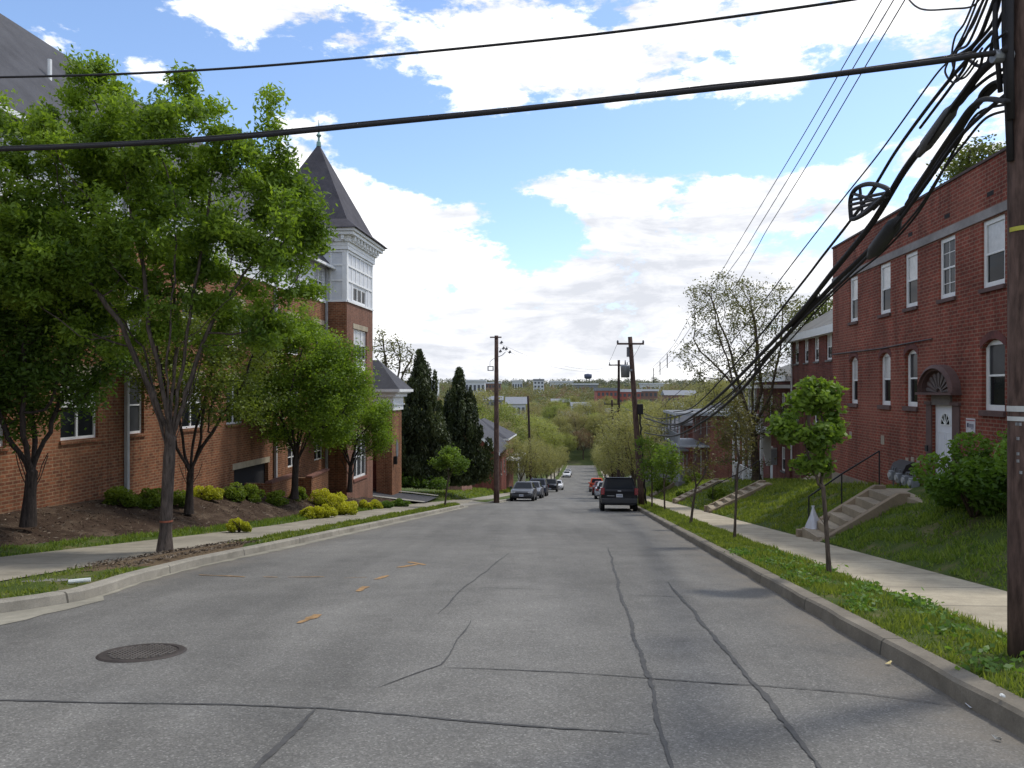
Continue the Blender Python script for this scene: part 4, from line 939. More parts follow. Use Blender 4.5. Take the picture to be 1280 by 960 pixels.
for h in hl_ + base_h: mb = MB(); fbox(mb, m, h[0] - .12, h[1] + .12, h[3] + .003, h[3] + .24, -.02, .022); mb.build('stone_lintel', buff, e)
# main roof: 45 degree slope to a level ridge
mb = MB(); ov = .4; E0, E1 = (ov, -.4, z(7.9)), (ov, Yt0 + .3, z(7.9)); R0, R1 = (-4.0, -.4, z(12.85)), (-4.0, Yt0 + 2.4, z(12.85)); B0, B1 = (-14.4, -.4, z(9.0)), (-14.4, Yt1, z(9.0))
mb.quad(E0, E1, R1, R0); mb.quad(R0, R1, B1, B0); mb.poly([E0, R0, B0]); mb.poly([E1, B1, R1]); mb.quad((ov, -.4, z(7.89)), (ov, Yt0 - .01, z(7.89)), (-.05, Yt0 - .01, z(8.06)), (-.05, -.4, z(8.06)))
rf = mb.build('roof', shingle, e)
mb = MB(); mb.box(ov - .01, ov + .12, -.4, Yt0 - .01, z(7.82), z(7.94)); mb.build('gutter', trimw, rf)
for px, py in ((21, 68), (92, 118)):
    Yv = 21.0; mb = MB(); zz = (z(12.85) + z(7.9)) / 2 + (.9 if px < 50 else .2); xx = ov + (-4.0 - ov) * (zz - z(7.9)) / (4.95); yy = y(18.6 if px < 50 else 21.5)
    mb.tube([(xx, yy, zz - .1), (xx, yy, zz + .55)], .06, 8); mb.build('vent_pipe', trimw, rf)
for Yd in (21.97, 32.5, 38.86):
    mb = MB(); mb.box(.03, .13, y(Yd) - .055, y(Yd) + .055, z(-3.6), z(7.85)); mb.build('downspout', plain('downspout_grey', (.36, .36, .36), .5), e)
# tower
tx0, tx1 = -3.62, 1.10
tw = [(Yt0 + 1.15, Yt0 + 3.55)]; a, b = tw[0]
th = [(a, b, z(3.18), z(4.85)), (a, b, z(2.1), z(3.14)), (a, b, z(.2), z(1.9)), (a, b, z(-3.2), z(-.9))]
mt = face('+x', tx1); mf = face('-y', Yt0); mb = MB(); wall_holes(mb, mt, Yt0, Yt1, 0, z(6.14), th, .14); mb.quad((tx0, Yt1, 0), (tx1, Yt1, 0), (tx1, Yt1, z(6.14)), (tx0, Yt1, z(6.14)))
mb.build('tower_wall', brickT, e)
mb = MB(); mb.quad((tx0, Yt0, 0), (tx1, Yt0, 0), (tx1, Yt0, z(6.14)), (tx0, Yt0, z(6.14))); mb.build('tower_wall', brickL, e)
window(e, mt, *th[0], d=-.08, fr=.07, n=3, up='blind', low='dark'); window(e, mt, *th[2], d=-.08, fr=.07, n=3, up='blind', low='dark', sill=.1, sillm=brickL); window(e, mt, *th[3], d=-.08, fr=.09, n=3, up='mid', low='mid', sill=.14, sillm=plain('sill_brick', (.2, .075, .05), .85))
mb = MB(); h = th[1]; fbox(mb, mt, h[0], h[1], h[2], h[3], -.13, -.09)
for k in range(4): c = h[0] + (h[1] - h[0]) * k / 3; fbox(mb, mt, c - .04, c + .04, h[2], h[3], -.089, -.06)
fbox(mb, mt, h[0] + .042, h[1] - .042, h[2] + .02, h[2] + .12, -.088, -.065); fbox(mb, mt, h[0], h[1], h[3] - .1, h[3] + .03, -.087, -.055); mb.build('spandrel_panel', trimw, e)
mb = MB(); fbox(mb, mt, a - .12, b + .12, z(4.853), z(5.12), -.02, .025); mb.build('stone_lintel', buff, e); mb = MB(); fbox(mb, mt, a - .12, b + .12, z(-.897), z(-.65), -.02, .025); mb.build('stone_lintel', buff, e)
# white timbered top of the tower
tz0, tz1 = z(6.14), z(9.55); a3, b3 = a + .05, b - .05
th3 = [(a3, b3, z(6.28), z(7.15)), (a3, b3, z(7.2), z(8.0))]
mb = MB(); wall_holes(mb, face('+x', tx1 - .03), Yt0 + .02, Yt1 - .02, tz0, tz1, [th3[0]], .08)
mb.quad((tx0, Yt0 + .02, tz0), (tx1 - .03, Yt0 + .02, tz0), (tx1 - .03, Yt0 + .02, tz1), (tx0, Yt0 + .02, tz1)); mb.quad((tx0, Yt1 - .02, tz0), (tx1 - .03, Yt1 - .02, tz0), (tx1 - .03, Yt1 - .02, tz1), (tx0, Yt1 - .02, tz1)); mb.quad((tx0, Yt0, tz0), (tx0, Yt1, tz0), (tx0, Yt1, tz1), (tx0, Yt0, tz1)); mb.build('tower_panel', siding, e)
window(e, face('+x', tx1 - .03), *th3[0], d=-.03, fr=.09, n=3, split=.12, up='dark', low='dark')
mb = MB()
for mm, u0, u1 in ((face('+x', tx1 - .03), Yt0 + .0, Yt1 - .0), (face('-y', Yt0 + .02), tx0, tx1 - .0)):
    fbox(mb, mm, u0, u1, tz0 + .001, tz0 + .10, -.01, .10)
    for zz, t, dd in ((z(7.22), .09, .05), (z(8.02), .10, .05), (z(8.72), .12, .06)): fbox(mb, mm, u0 + .01, u1 - .01, zz, zz + t, -.01, dd)
    n = 6
    for k in range(n + 1):
        c = u0 + .12 + (u1 - u0 - .24) * k / n; w = .12 if k in (0, n) else .05
        fbox(mb, mm, c - w, c + w, tz0 + .102, z(6.26) if (mm(0, 0, 0)[1] == 0 and a3 < c < b3) else z(7.218), -.01, .03 if k not in (0, n) else .045)
        fbox(mb, mm, c - w, c + w, z(7.312), z(8.018), -.01, .03 if k not in (0, n) else .045); fbox(mb, mm, c - w, c + w, z(8.122), z(8.718), -.01, .03 if k not in (0, n) else .045)
mb.build('tower_trim', trimw, e)
mb = MB(); g = .28
for k, (o, z0_, z1_) in enumerate(((.10, z(8.85), z(9.05)), (.22, z(9.25), z(9.42)), (.48, z(9.55), z(9.72)), (.58, z(9.722), z(9.86)))): mb.box(tx0, tx1 + o, Yt0 - o, Yt1 + o, z0_, z1_)
mb.box(tx0, tx1 + .12, Yt0 - .12, Yt1 + .12, z(9.051), z(9.249)); mb.box(tx0, tx1 + .24, Yt0 - .24, Yt1 + .24, z(9.421), z(9.549)); cr = mb.build('cornice', trimw, e)
for k in range(9):
    c = Yt0 + .2 + k * (Yt1 - Yt0 - .4) / 8; mb = MB(); mb.box(tx1 + .121, tx1 + .42, c - .07, c + .07, z(9.30), z(9.548)); mb.build('bracket', trimw, cr)
for k in range(5):
    c = tx1 - .1 - k * .55; mb = MB(); mb.box(c - .07, c + .07, Yt0 - .42, Yt0 - .121, z(9.30), z(9.548)); mb.build('bracket', trimw, cr)
cx, cy = (tx0 + tx1) / 2, (Yt0 + Yt1) / 2; mb = MB(); lv = [(.72, z(9.862)), (.66, z(9.93)), (.0, z(10.45)), (-2.36 + .03, z(15.1))]; hw = (tx1 - tx0) / 2; hd = (Yt1 - Yt0) / 2
RR = [[(cx + sx_ * (hw + o), cy + sy_ * (hd + o), q) for sx_, sy_ in ((-1, -1), (1, -1), (1, 1), (-1, 1))] for o, q in lv]
for i in range(3):
    for k in range(4): mb.quad(RR[i][k], RR[i][(k + 1) % 4], RR[i + 1][(k + 1) % 4], RR[i + 1][k])
mb.poly(RR[0]); tr = mb.build('tower_roof', slate, e)
mb = MB(); mb.tube([(cx, cy, z(15.0)), (cx, cy, z(15.25)), (cx, cy, z(15.3)), (cx, cy, z(15.5)), (cx, cy, z(15.62)), (cx, cy, z(15.75)), (cx, cy, z(16.5))], [.14, .12, .06, .06, .15, .05, .015], 10); mb.build('finial', plain('verdigris', (.18, .30, .27), .6, .3), tr)
# areaway walls below the lower windows
for (Ya, Yb_, za, zb, b0) in ((29.6, 32.2, -2.1, -2.06, -12.6), (33.6, 35.8, -2.35, -2.25, -12.5)):
    p = W(b0, Ya); p.z = za - 1.4; ee = empty('areaway_wall', p, ANG, 'low brick areaway wall with sloping cap %s along the russet building' % ('left of the multi stem tree' if Ya < 30 else 'right of the multi stem tree'), 'wall')
    l = (Yb_ - Ya); mb = MB(); mb.add([(0, 0, 0), (.22, 0, 0), (.22, l, 0), (0, l, 0), (0, 0, 1.4), (.22, 0, 1.4), (.22, l, 1.4 + zb - za), (0, l, 1.4 + zb - za)], [(0, 1, 2, 3), (4, 5, 6, 7), (0, 1, 5, 4), (1, 2, 6, 5), (2, 3, 7, 6), (3, 0, 4, 7)]); mb.box(-.9, 0, 0, .2, 0, 1.4); mb.build('wall_body', brickL, ee)
    mb = MB(); mb.add([(-.04, -.04, 1.402), (.26, -.04, 1.402), (.26, l + .04, 1.402 + zb - za), (-.04, l + .04, 1.402 + zb - za), (-.04, -.04, 1.49), (.26, -.04, 1.49), (.26, l + .04, 1.49 + zb - za), (-.04, l + .04, 1.49 + zb - za)], [(0, 1, 2, 3), (4, 5, 6, 7), (0, 1, 5, 4), (1, 2, 6, 5), (2, 3, 7, 6), (3, 0, 4, 7)]); mb.build('wall_cap', plain('cap_brick', (.16, .07, .05), .85), ee)
# portico past the tower
Pq = Bld('entrance_portico', -12.15, 47.0, -6.2, 'brick entrance portico with white entablature and grey hip roof past the tower', 'portico'); y, z = Pq.y, Pq.z; e = Pq.e; L = y(49.4)
mb = MB(); mb.box(-1.0, 0, 0, L, 0, z(.3)); mb.box(-5.5, -4.5, 0, L, 0, z(.3)); mb.build('pier', brickL, e)
mb = MB(); mb.box(-4.499, -1.001, .8, 1.0, 0, z(.3)); mb.build('back_wall', brickH, e)
mb = MB(); mb.box(-5.6, .1, -.1, L + .1, z(.302), z(1.15)); mb.box(-5.8, .3, -.3, L + .3, z(1.152), z(1.38)); mb.box(-5.68, .18, -.18, L + .18, z(.62), z(.70)); mb.box(-6.0, .5, -.5, L + .5, z(1.382), z(1.6)); mb.build('entablature', trimw, e)
hip_roof(e, -6.0, .5, -.5, L + .5, z(1.602), 1.9, .12, shingle, fascia=trimw, fh=.14)
mb = MB(); N = 16; mb.add([(.03, L / 2 + .28 * math.cos(2 * math.pi * i / N), z(-2.2) + .6 * math.sin(2 * math.pi * i / N)) for i in range(N)] + [(.0, L / 2 + .28 * math.cos(2 * math.pi * i / N), z(-2.2) + .6 * math.sin(2 * math.pi * i / N)) for i in range(N)], [tuple(range(N))] + [(i, (i + 1) % N, N + (i + 1) % N, N + i) for i in range(N)]); mb.build('medallion', plain('medallion_grey', (.13, .14, .15), .6), e)
mb = MB(); mb.box(.03, .22, .3, .5, z(-3.1), z(-2.6)); mb.build('wall_lamp', blackm, e)

# ---- brick houses further down on the left
G = Bld('gable_house', -9.6, 80, -11.0, 'red brick house with grey gable roof and white rake boards down the hill', 'house'); y, z = G.y, G.z; e = G.e; wd = 7.0; L = 10; ez, pz = z(-4.9), z(-1.9)
mf = face('-y'); hh = [(-2.4, -1.4, z(-8.0), z(-6.6)), (-5.4, -4.4, z(-8.0), z(-6.6))]
mb = MB(); wall_holes(mb, mf, -wd, 0, 0, ez, hh); mb.poly([(-wd, 0, ez), (0, 0, ez), (-wd / 2, 0, pz)]); mr = face('+x'); hr = [(1.5 + k * 3, 2.4 + k * 3, z(-8), z(-6.5)) for k in range(3)]; wall_holes(mb, mr, 0, L, 0, ez, hr)
mb.quad((-wd, 0, 0), (-wd, L, 0), (-wd, L, ez), (-wd, 0, ez)); mb.poly([(-wd, L, 0), (0, L, 0), (0, L, ez), (-wd / 2, L, pz), (-wd, L, ez)]); mb.build('wall', brick('brick_brightred', (.24, .06, .04), (.17, .045, .034), (.18, .10, .08), .215, .075, .01, .2), e)
for h in hh: window(e, mf, *h, d=-.05, fr=.07, sill=.08)
for h in hr: window(e, mr, *h, d=-.05, fr=.07, sill=.08)
mb = MB(); o = .45
for s in (-1, 1):
    q = -wd / 2 + s * (wd / 2 + o); ze = ez - o * (pz - ez) / (wd / 2); A = [(-wd / 2, -.4, pz + .05), (q, -.4, ze + .05), (q, L + .4, ze + .05), (-wd / 2, L + .4, pz + .05)]; mb.add(A + [(a_, b_, c_ + .14) for a_, b_, c_ in A], [(0, 1, 2, 3), (4, 5, 6, 7), (0, 1, 5, 4), (1, 2, 6, 5), (2, 3, 7, 6)])
rf = mb.build('roof', shingle, e); mb = MB()
for s in (-1, 1):
    q = -wd / 2 + s * (wd / 2 + o); ze = ez - o * (pz - ez) / (wd / 2); A = [(-wd / 2, -.42, pz - .12), (q, -.42, ze - .12), (q, -.42, ze + .2), (-wd / 2, -.42, pz + .2)]; mb.add(A + [(a_, -.402, c_) for a_, b_, c_ in A], [(0, 1, 2, 3), (4, 5, 6, 7), (0, 1, 5, 4), (1, 2, 6, 5), (2, 3, 7, 6)])
mb.build('rake_board', trimw, rf)
porch_house_left = Bld('porch_house', -10.0, 93, -13.0, 'brick house with white porch posts behind the parked cars', 'house'); y, z = porch_house_left.y, porch_house_left.z; e = porch_house_left.e; m = face('+x')
hs2 = [(1 + k * 2.4, 2 + k * 2.4, z(-9.2), z(-7.6)) for k in range(4)]; mb = MB(); wall_holes(mb, m, 0, 10, 0, z(-4.5), hs2); wall_holes(mb, face('-y'), -7, 0, 0, z(-4.5), [(-4, -3, z(-7.9), z(-6.4))]); mb.quad((-7, 0, 0), (-7, 10, 0), (-7, 10, z(-4.5)), (-7, 0, z(-4.5))); mb.quad((-7, 10, 0), (0, 10, 0), (0, 10, z(-4.5)), (-7, 10, z(-4.5))); mb.build('wall', brickO, e)
for h in hs2: window(e, m, *h, d=-.05, fr=.07)
window(e, face('-y'), -4, -3, z(-7.9), z(-6.4), d=-.05, fr=.07); hip_roof(e, -7, 0, 0, 10, z(-4.49), 2.3, .4, shingle, fascia=trimw)
for k in range(5): mb = MB(); mb.box(1.5, 1.65, .2 + k * 2.35, .35 + k * 2.35, z(-11), z(-7.2)); mb.build('porch_post', trimw, e)
mb = MB(); mb.box(.02, 1.8, 0, 10, z(-7.198), z(-7.0)); mb.build('porch_roof', trimw, e)
# low tan retaining wall and blocks between the conifers and the gable house
rw = empty('retaining_wall', W(-14.5, 66, .3), ANG, 'low tan brick retaining wall behind the tall conifers', 'wall'); mb = MB(); mb.box(0, 3.6, 0, .3, -.5, 1.7); mb.box(3.3, 3.6, .301, 6, -.5, 1.7); mb.build('wall_body', brick('brick_pink', (.34, .17, .12), (.27, .13, .1), (.3, .22, .18), .3, .1, .012, .2), rw); mb = MB(); mb.box(-.03, 3.64, -.04, .34, 1.702, 1.8); mb.build('wall_cap', conc, rw)
# ------------------------------------------------------------------ parked cars
tyre = plain('tyre', (.014, .014, .014), .85, 0, .2); rimm = plain('rim', (.30, .30, .31), .35, .7, .15); trimb = plain('car_trim', (.018, .018, .02), .6, 0, .15)
carglass = glass('car_glass', (.016, .018, .02), .05); lampw = plain('lamp_clear', (.50, .51, .52), .15, .2, .1); lampr = plain('lamp_red', (.24, .014, .018), .25, 0, .2); platem = plain('plate_white', (.55, .56, .58), .5, 0, .08); plated = plain('plate_print', (.12, .14, .25), .6)
KIND = {
 'sedan': dict(L=4.65, st=[(-2.32, .42, .70, .76), (-2.2, .30, .94, .87), (-1.7, .22, 1.02, .905), (-.6, .20, .98, .91), (.9, .20, .95, .91), (1.7, .22, .86, .89), (2.15, .30, .74, .83), (2.32, .38, .60, .70)], gh=(-1.95, 1.15, -1.15, .30, .80, .60, .95, 1.45), ax=(-1.38, 1.42), r=.32),
 'suv': dict(L=4.65, st=[(-2.32, .40, .98, .86), (-2.26, .36, 1.12, .92), (-1.7, .30, 1.14, .935), (-.4, .28, 1.12, .935), (.95, .28, 1.10, .93), (1.8, .30, 1.06, .91), (2.2, .36, .98, .87), (2.32, .45, .80, .80)], gh=(-2.27, 1.25, -2.02, .50, .86, .70, 1.08, 1.70), ax=(-1.36, 1.40), r=.36),
 'pickup': dict(L=5.5, st=[(-2.75, .50, 1.10, .92), (-2.7, .45, 1.18, .96), (-1.4, .36, 1.18, .98), (-.5, .34, 1.16, .98), (.9, .34, 1.14, .97), (2.0, .36, 1.10, .95), (2.6, .42, 1.0, .90), (2.75, .5, .85, .84)], gh=(-.95, 1.35, -.75, .55, .86, .70, 1.12, 1.82), ax=(-1.7, 1.75), r=.39)}
def car(name, label, kind, pm, b, Y, away=True, group='cars parked along the kerbs', wheel_n=18):
    k = KIND[kind]; p = W(b, Y); e = empty(name, p, 0, label, 'car' if kind != 'pickup' else 'truck', group)
    f = (W(b, Y + 1) - W(b, Y - 1)).normalized(); f = f if away else -f; r = f.cross(Vector((0, 0, 1))).normalized(); u = r.cross(f)
    e.rotation_euler = Matrix((r, f, u)).transposed().to_euler()
    mb = MB(); st = k['st']; N = 0
    for yy, zb, zt, w in st:
        zm = zb + (zt - zb) * .62
        ring = [(-w * .86, zb), (-w * .97, zb + .10), (-w, zm - .08), (-w * .985, zm), (-w * .955, zt - .05), (-w * .84, zt), (w * .84, zt), (w * .955, zt - .05), (w * .985, zm), (w, zm - .08), (w * .97, zb + .10), (w * .86, zb)]
        N = len(ring); mb.v += [(x, yy, q) for x, q in ring]
    for i in range(len(st) - 1):
        for j in range(N): mb.f.append((i * N + j, i * N + (j + 1) % N, (i + 1) * N + (j + 1) % N, (i + 1) * N + j)); mb.mi.append(0)
    mb.f.append(tuple(range(N))); mb.f.append(tuple((len(st) - 1) * N + j for j in range(N))); mb.mi += [0, 0]
    y0, y1, q0, q1, wb, wr, zb, zt = k['gh']; ym = (q0 + q1) / 2
    o = len(mb.v); mb.v += [(-wb, y0, zb - .06), (wb, y0, zb - .06), (wb, y1, zb - .06), (-wb, y1, zb - .06), (-wr, q0, zt - .03), (wr, q0, zt - .03), (wr, q1, zt - .03), (-wr, q1, zt - .03), (-wr * .8, q0 + .12, zt + .02), (wr * .8, q0 + .12, zt + .02), (wr * .8, q1 - .12, zt + .02), (-wr * .8, q1 - .12, zt + .02)]
    for q in ((0, 1, 5, 4), (1, 2, 6, 5), (2, 3, 7, 6), (3, 0, 4, 7), (4, 5, 9, 8), (5, 6, 10, 9), (6, 7, 11, 10), (7, 4, 8, 11), (8, 9, 10, 11)): mb.f.append(tuple(o + t for t in q)); mb.mi.append(0)
    body = mb.build('body', pm, e, True, bevel=.035)
    G4 = [Vector(mb.v[o + i]) for i in range(8)]
    def pane(nm, A, B, C_, D_, u0, u1, v0, v1, mt, off=.012):
        n = (B - A).cross(D_ - A).normalized(); P = lambda u, v: A.lerp(B, u).lerp(D_.lerp(C_, u), v) + n * off
        g = MB(); g.quad(P(u0, v0), P(u1, v0), P(u1, v1), P(u0, v1)); return g.build(nm, mt, e)
    pane('rear_window', G4[0], G4[1], G4[5], G4[4], .09, .91, .16, .90, carglass); pane('windscreen', G4[2], G4[3], G4[7], G4[6], .06, .94, .12, .92, carglass)
    for A, B, C_, D_, fl in ((G4[1], G4[2], G4[6], G4[5], 0), (G4[3], G4[0], G4[4], G4[7], 1)):
        sp = (.08, .36, .40, .64, .68, .93) if kind == 'suv' else (.10, .48, .52, .90)
        for i in range(0, len(sp), 2): a, bb = (sp[i], sp[i + 1]) if not fl else (1 - sp[i + 1], 1 - sp[i]); pane('side_window', A, B, C_, D_, a, bb, .22, .88, carglass)
    Lh = k['L'] / 2; w = k['st'][1][3]; zt_ = k['st'][1][2]; zf = k['st'][-2][2]
    for s in (-1, 1):
        for ya in k['ax']:
            wx = s * (st[3][3] - .10); t = MB(); t.tube([(wx - s * .11, ya, k['r']), (wx + s * .085, ya, k['r']), (wx + s * .112, ya, k['r'])], [k['r'], k['r'], k['r'] - .035], wheel_n); wh = t.build('wheel', tyre, e, True)
            t = MB(); t.tube([(wx + s * .113, ya, k['r']), (wx + s * .118, ya, k['r'])], [k['r'] * .64, k['r'] * .56], 14); t.build('rim', rimm, wh)
        t = MB()
        if kind == 'suv': t.box(min(s * (w - .17), s * (w + .012)), max(s * (w - .17), s * (w + .012)), -Lh - .012, -Lh + .10, .84, 1.18)
        else: t.box(min(s * (w - .30), s * (w - .02)), max(s * (w - .30), s * (w - .02)), -Lh - .01, -Lh + .2, zt_ - .24, zt_ - .10)
        t.build('tail_light', lampr, e, bevel=.012)
        wf = k['st'][-2][3]; t = MB(); t.box(min(s * (wf - .36), s * (wf - .02)), max(s * (wf - .36), s * (wf - .02)), Lh - .22, Lh - .055, zf - .17, zf - .04); t.build('headlight', lampw, e, bevel=.02)
        t = MB(); t.box(min(s * (wb + .04), s * (wb + .22)), max(s * (wb + .04), s * (wb + .22)), y1 - .42, y1 - .30, zb + .0, zb + .15); t.build('door_mirror', pm if kind != 'suv' else trimb, e, bevel=.025)
    t = MB(); t.box(-.50, .50, Lh - .16, Lh + .012, zf - .23, zf - .10); t.box(-.62, .62, Lh - .2, Lh + .008, .30, .40); t.build('grille', trimb, e)
    t = MB(); t.box(-w + .02, w - .02, -Lh - .07, -Lh + .1, .42, .66) if kind != 'sedan' else t.box(-w + .08, w - .08, -Lh - .05, -Lh + .15, .34, .56); t.build('bumper', plain('bumper_grey', (.035, .035, .037), .55) if kind == 'suv' else (rimm if kind == 'pickup' else pm), e, bevel=.03)
    t = MB(); wf = k['st'][-1][3]; t.box(-wf - .02, wf + .02, Lh - .12, Lh + .05, .36, .52); t.build('bumper', pm if kind == 'sedan' else trimb, e, bevel=.03)
    for s, zz, dd in ((-1, .80 if kind != 'sedan' else .74, .03), (1, .44, .065)):
        t = MB(); t.box(-.16, .16, min(s * (Lh + dd - .02), s * (Lh + dd)), max(s * (Lh + dd - .02), s * (Lh + dd)), zz - .08, zz + .08); pl = t.build('licence_plate', platem, e)
        t = MB(); [t.box(-.12 + i * .042, -.095 + i * .042, min(s * (Lh + dd), s * (Lh + dd + .003)), max(s * (Lh + dd), s * (Lh + dd + .003)), zz - .035, zz + .03) for i in range(6)]; t.build('plate_print', plated, pl)
    if kind == 'suv':
        for s in (-1, 1): t = MB(); t.tube([(s * .60, -1.75, 1.70), (s * .62, -1.6, 1.775), (s * .62, .1, 1.775), (s * .60, .25, 1.72)], .02, 6); t.build('roof_rail', rimm, e)
        t = MB(); t.box(-.09, .09, -Lh - .014, -Lh, 1.0, 1.06); t.build('emblem', rimm, e, bevel=.01)
        t = MB(); t.box(-.70, .70, -2.06, -1.9, 1.665, 1.70); t.build('spoiler', pm, e, bevel=.01)
        t = MB(); t.tube([(.0, -2.2, 1.12), (.35, -2.15, 1.30)], .012, 5); t.build('wiper', trimb, e)
        t = MB(); t.box(-.62, -.25, -Lh - .013, -Lh, .775, .80); t.build('badge', rimm, e)
    if kind == 'pickup':
        t = MB(); t.box(-.86, .86, -2.68, -1.0, 1.19, 1.2); t.build('bed_floor', trimb, e)
        t = MB(); t.box(-.96, .96, -2.76, -2.7, .72, 1.2); t.box(-.98, -.88, -2.7, -.98, 1.18, 1.24); t.box(.88, .98, -2.7, -.98, 1.18, 1.24); t.build('tailgate', pm, e, bevel=.01)
    return e
blk = paint_car('paint_black', (.010, .010, .013)); gry = paint_car('paint_charcoal', (.055, .058, .065)); slv = paint_car('paint_silver', (.36, .37, .39)); dbl = paint_car('paint_darkblue', (.02, .025, .045)); wht = paint_car('paint_white', (.62, .62, .62)); red = paint_car('paint_maroon', (.10, .012, .016)); org = paint_car('paint_orange', (.62, .085, .028)); mid = paint_car('paint_midgrey', (.11, .115, .13))
car('parked_suv', 'black sport utility vehicle parked at the right kerb seen from behind', 'suv', blk, 1.66, 40.0, True, wheel_n=26)
car('parked_car', 'silver sedan parked directly ahead of the black sport utility vehicle', 'sedan', slv, 1.60, 63.5)
car('parked_car', 'dark maroon sedan between the silver sedan and the orange pickup', 'sedan', red, 1.5, 78.5)
car('parked_truck', 'orange red pickup truck parked far down the right kerb', 'pickup', org, 1.35, 99)
car('parked_car', 'charcoal sedan facing up the hill, first of the cars at the left kerb', 'sedan', gry, -4.83, 58.0, False)
car('parked_car', 'silver grey sedan second in the row at the left kerb', 'sedan', mid, -4.75, 66.0, False)
car('parked_car', 'dark blue utility vehicle third in the row at the left kerb', 'suv', dbl, -4.8, 74.5, False)
car('parked_car', 'black utility vehicle parked beyond the third car at the left kerb', 'suv', blk, -4.8, 101, False)
car('parked_car', 'white sedan just beyond the black vehicle at the left kerb', 'sedan', wht, -4.4, 113, False)
car('parked_car', 'white sedan far down the hill at the left kerb', 'sedan', wht, -4.6, 176, False)
car('parked_car', 'pale silver sedan farthest down the hill at the left kerb', 'sedan', slv, -4.6, 187, False)
for k, (b, Y) in enumerate(((2.2, 108), (1.6, 121))): car('parked_car', ['grey sedan beyond the orange pickup at the right kerb', 'dark sedan farthest along the right kerb'][k], 'sedan', [mid, gry][k], 1.6, Y)

# ------------------------------------------------------------------ utility poles
polem = bark('pole_wood', (.112, .072, .058), 9); polem2 = bark('pole_wood_far', (.050, .033, .028), 9); insul = plain('insulator', (.10, .10, .11), .4); galv = plain('galvanised', (.26, .27, .28), .5, .5, .12); cab = plain('cable_black', (.010, .008, .009), .7, 0, .25, 20, 60)
def pole(base, top, r0, r1, label, mat=polem):
    e = empty('utility_pole', base, 0, label, 'utility pole', None); t = Vector(top) - Vector(base); n = 12
    mb = MB(); mb.tube([t * (i / n) - Vector((0, 0, .3 if i == 0 else 0)) for i in range(n + 1)], [r0 + (r1 - r0) * i / n for i in range(n + 1)], 16); mb.build('pole', mat, e, True); return e, t
# the near pole
bN = W(3.57, 6.05, .13); eN, tN = pole(bN, bN + Vector((-.04, .0, 9.8)), .158, .125, 'large dark wooden utility pole in the near right verge with tags and cables')
def band(e, t, zc, h, r, mat, name, a0=0, a1=2 * math.pi, ax=None):
    mb = MB(); N = 20; c = t * (zc / t.z)
    for i in range(N + 1):
        a = a0 + (a1 - a0) * i / N
        mb.v += [(c.x + r * math.cos(a), c.y + r * math.sin(a), zc - h / 2), (c.x + r * math.cos(a), c.y + r * math.sin(a), zc + h / 2)]
    for i in range(N): mb.f.append((2 * i, 2 * i + 2, 2 * i + 3, 2 * i + 1)); mb.mi.append(0)
    return mb.build(name, mat, e)
zN = lambda py: EYE - (py - HOR) / F * 6.0 - bN.z
wb_ = plain('band_white', (.50, .50, .47), .6, 0, .12)
band(eN, tN, zN(511), .045, .158, wb_, 'pale_band', math.pi * .9, math.pi * 1.75); band(eN, tN, zN(523.5), .035, .158, wb_, 'pale_band', math.pi * .92, math.pi * 1.45)
band(eN, tN, zN(286), .035, .152, plain('tag_yellow', (.45, .42, .05), .5), 'yellow_tag', math.pi * 1.0, math.pi * 1.35)
for px, py in ((1256, 530), (1261, 530), (1258, 548), (1258, 567), (1258, 576), (1262, 590)):
    mb = MB(); a = math.pi * (1.12 + .03 * (px - 1256) / 3); zc = zN(py); mb.box(.157 * math.cos(a) - .008, .157 * math.cos(a) + .008, .157 * math.sin(a) - .008, .157 * math.sin(a) + .008, zc - .012, zc + .012); mb.build('staple', galv, eN)
mb = MB(); mb.tube([(-.20, -.06, zN(150)), (-.205, -.06, zN(60)), (-.19, -.06, 9)], .03, 8); mb.tube([(-.17, -.02, zN(200)), (-.19, -.02, zN(130)), (-.2, .0, zN(40)), (-.18, 0, 9)], .028, 8); mb.tube([(-.22, .03, zN(110)), (-.25, .05, zN(30)), (-.22, .03, 8.8)], .02, 8); mb.build('riser_cable', cab, eN, True)
mb = MB(); mb.box(-.28, 0, -.03, .03, zN(72), zN(62)); mb.tube([(-.30, 0, zN(67)), (-.14, 0, zN(67))], .05, 10); mb.build('cable_clamp', galv, eN)
mb = MB(); mb.box(-.95, .55, -.20, -.08, 5.6 + 2.2, 5.72 + 2.2); mb.build('crossarm', polem, eN)
# leaning pole by the black car, with transformer
bA = W(3.1, 42.0, .14); tA_ = at(787.5, 421, 42.0); eA, tA = pole(bA, tA_, .19, .12, 'leaning utility pole with grey transformer behind the black utility vehicle')
zA = lambda py: EYE - (py - HOR) / F * 42 - bA.z; xA = lambda q: tA.x * q / tA.z
mb = MB(); zc = zA(430); mb.box(xA(zc) - .78, xA(zc) + .72, -.22, -.12, zc - .05, zc + .05)
ca = mb.build('crossarm', polem, eA); ca.rotation_euler = (0, 0, 0)
for s in (-.74, .68): mb = MB(); mb.tube([(xA(zc) + s, -.17, zc + .05), (xA(zc) + s, -.17, zc + .12), (xA(zc) + s, -.17, zc + .2)], [.05, .06, .03], 8); mb.build('insulator', insul, eA)
zt0, zt1 = zA(472), zA(457); mb = MB(); xc = xA(zt0) - .44; mb.tube([(xc, -.1, zt0), (xc, -.1, zt1 - .05), (xc, -.1, zt1), (xc, -.1, zt1 + .04)], [.24, .27, .27, .20], 16); tf = mb.build('transformer', galv, eA, True)
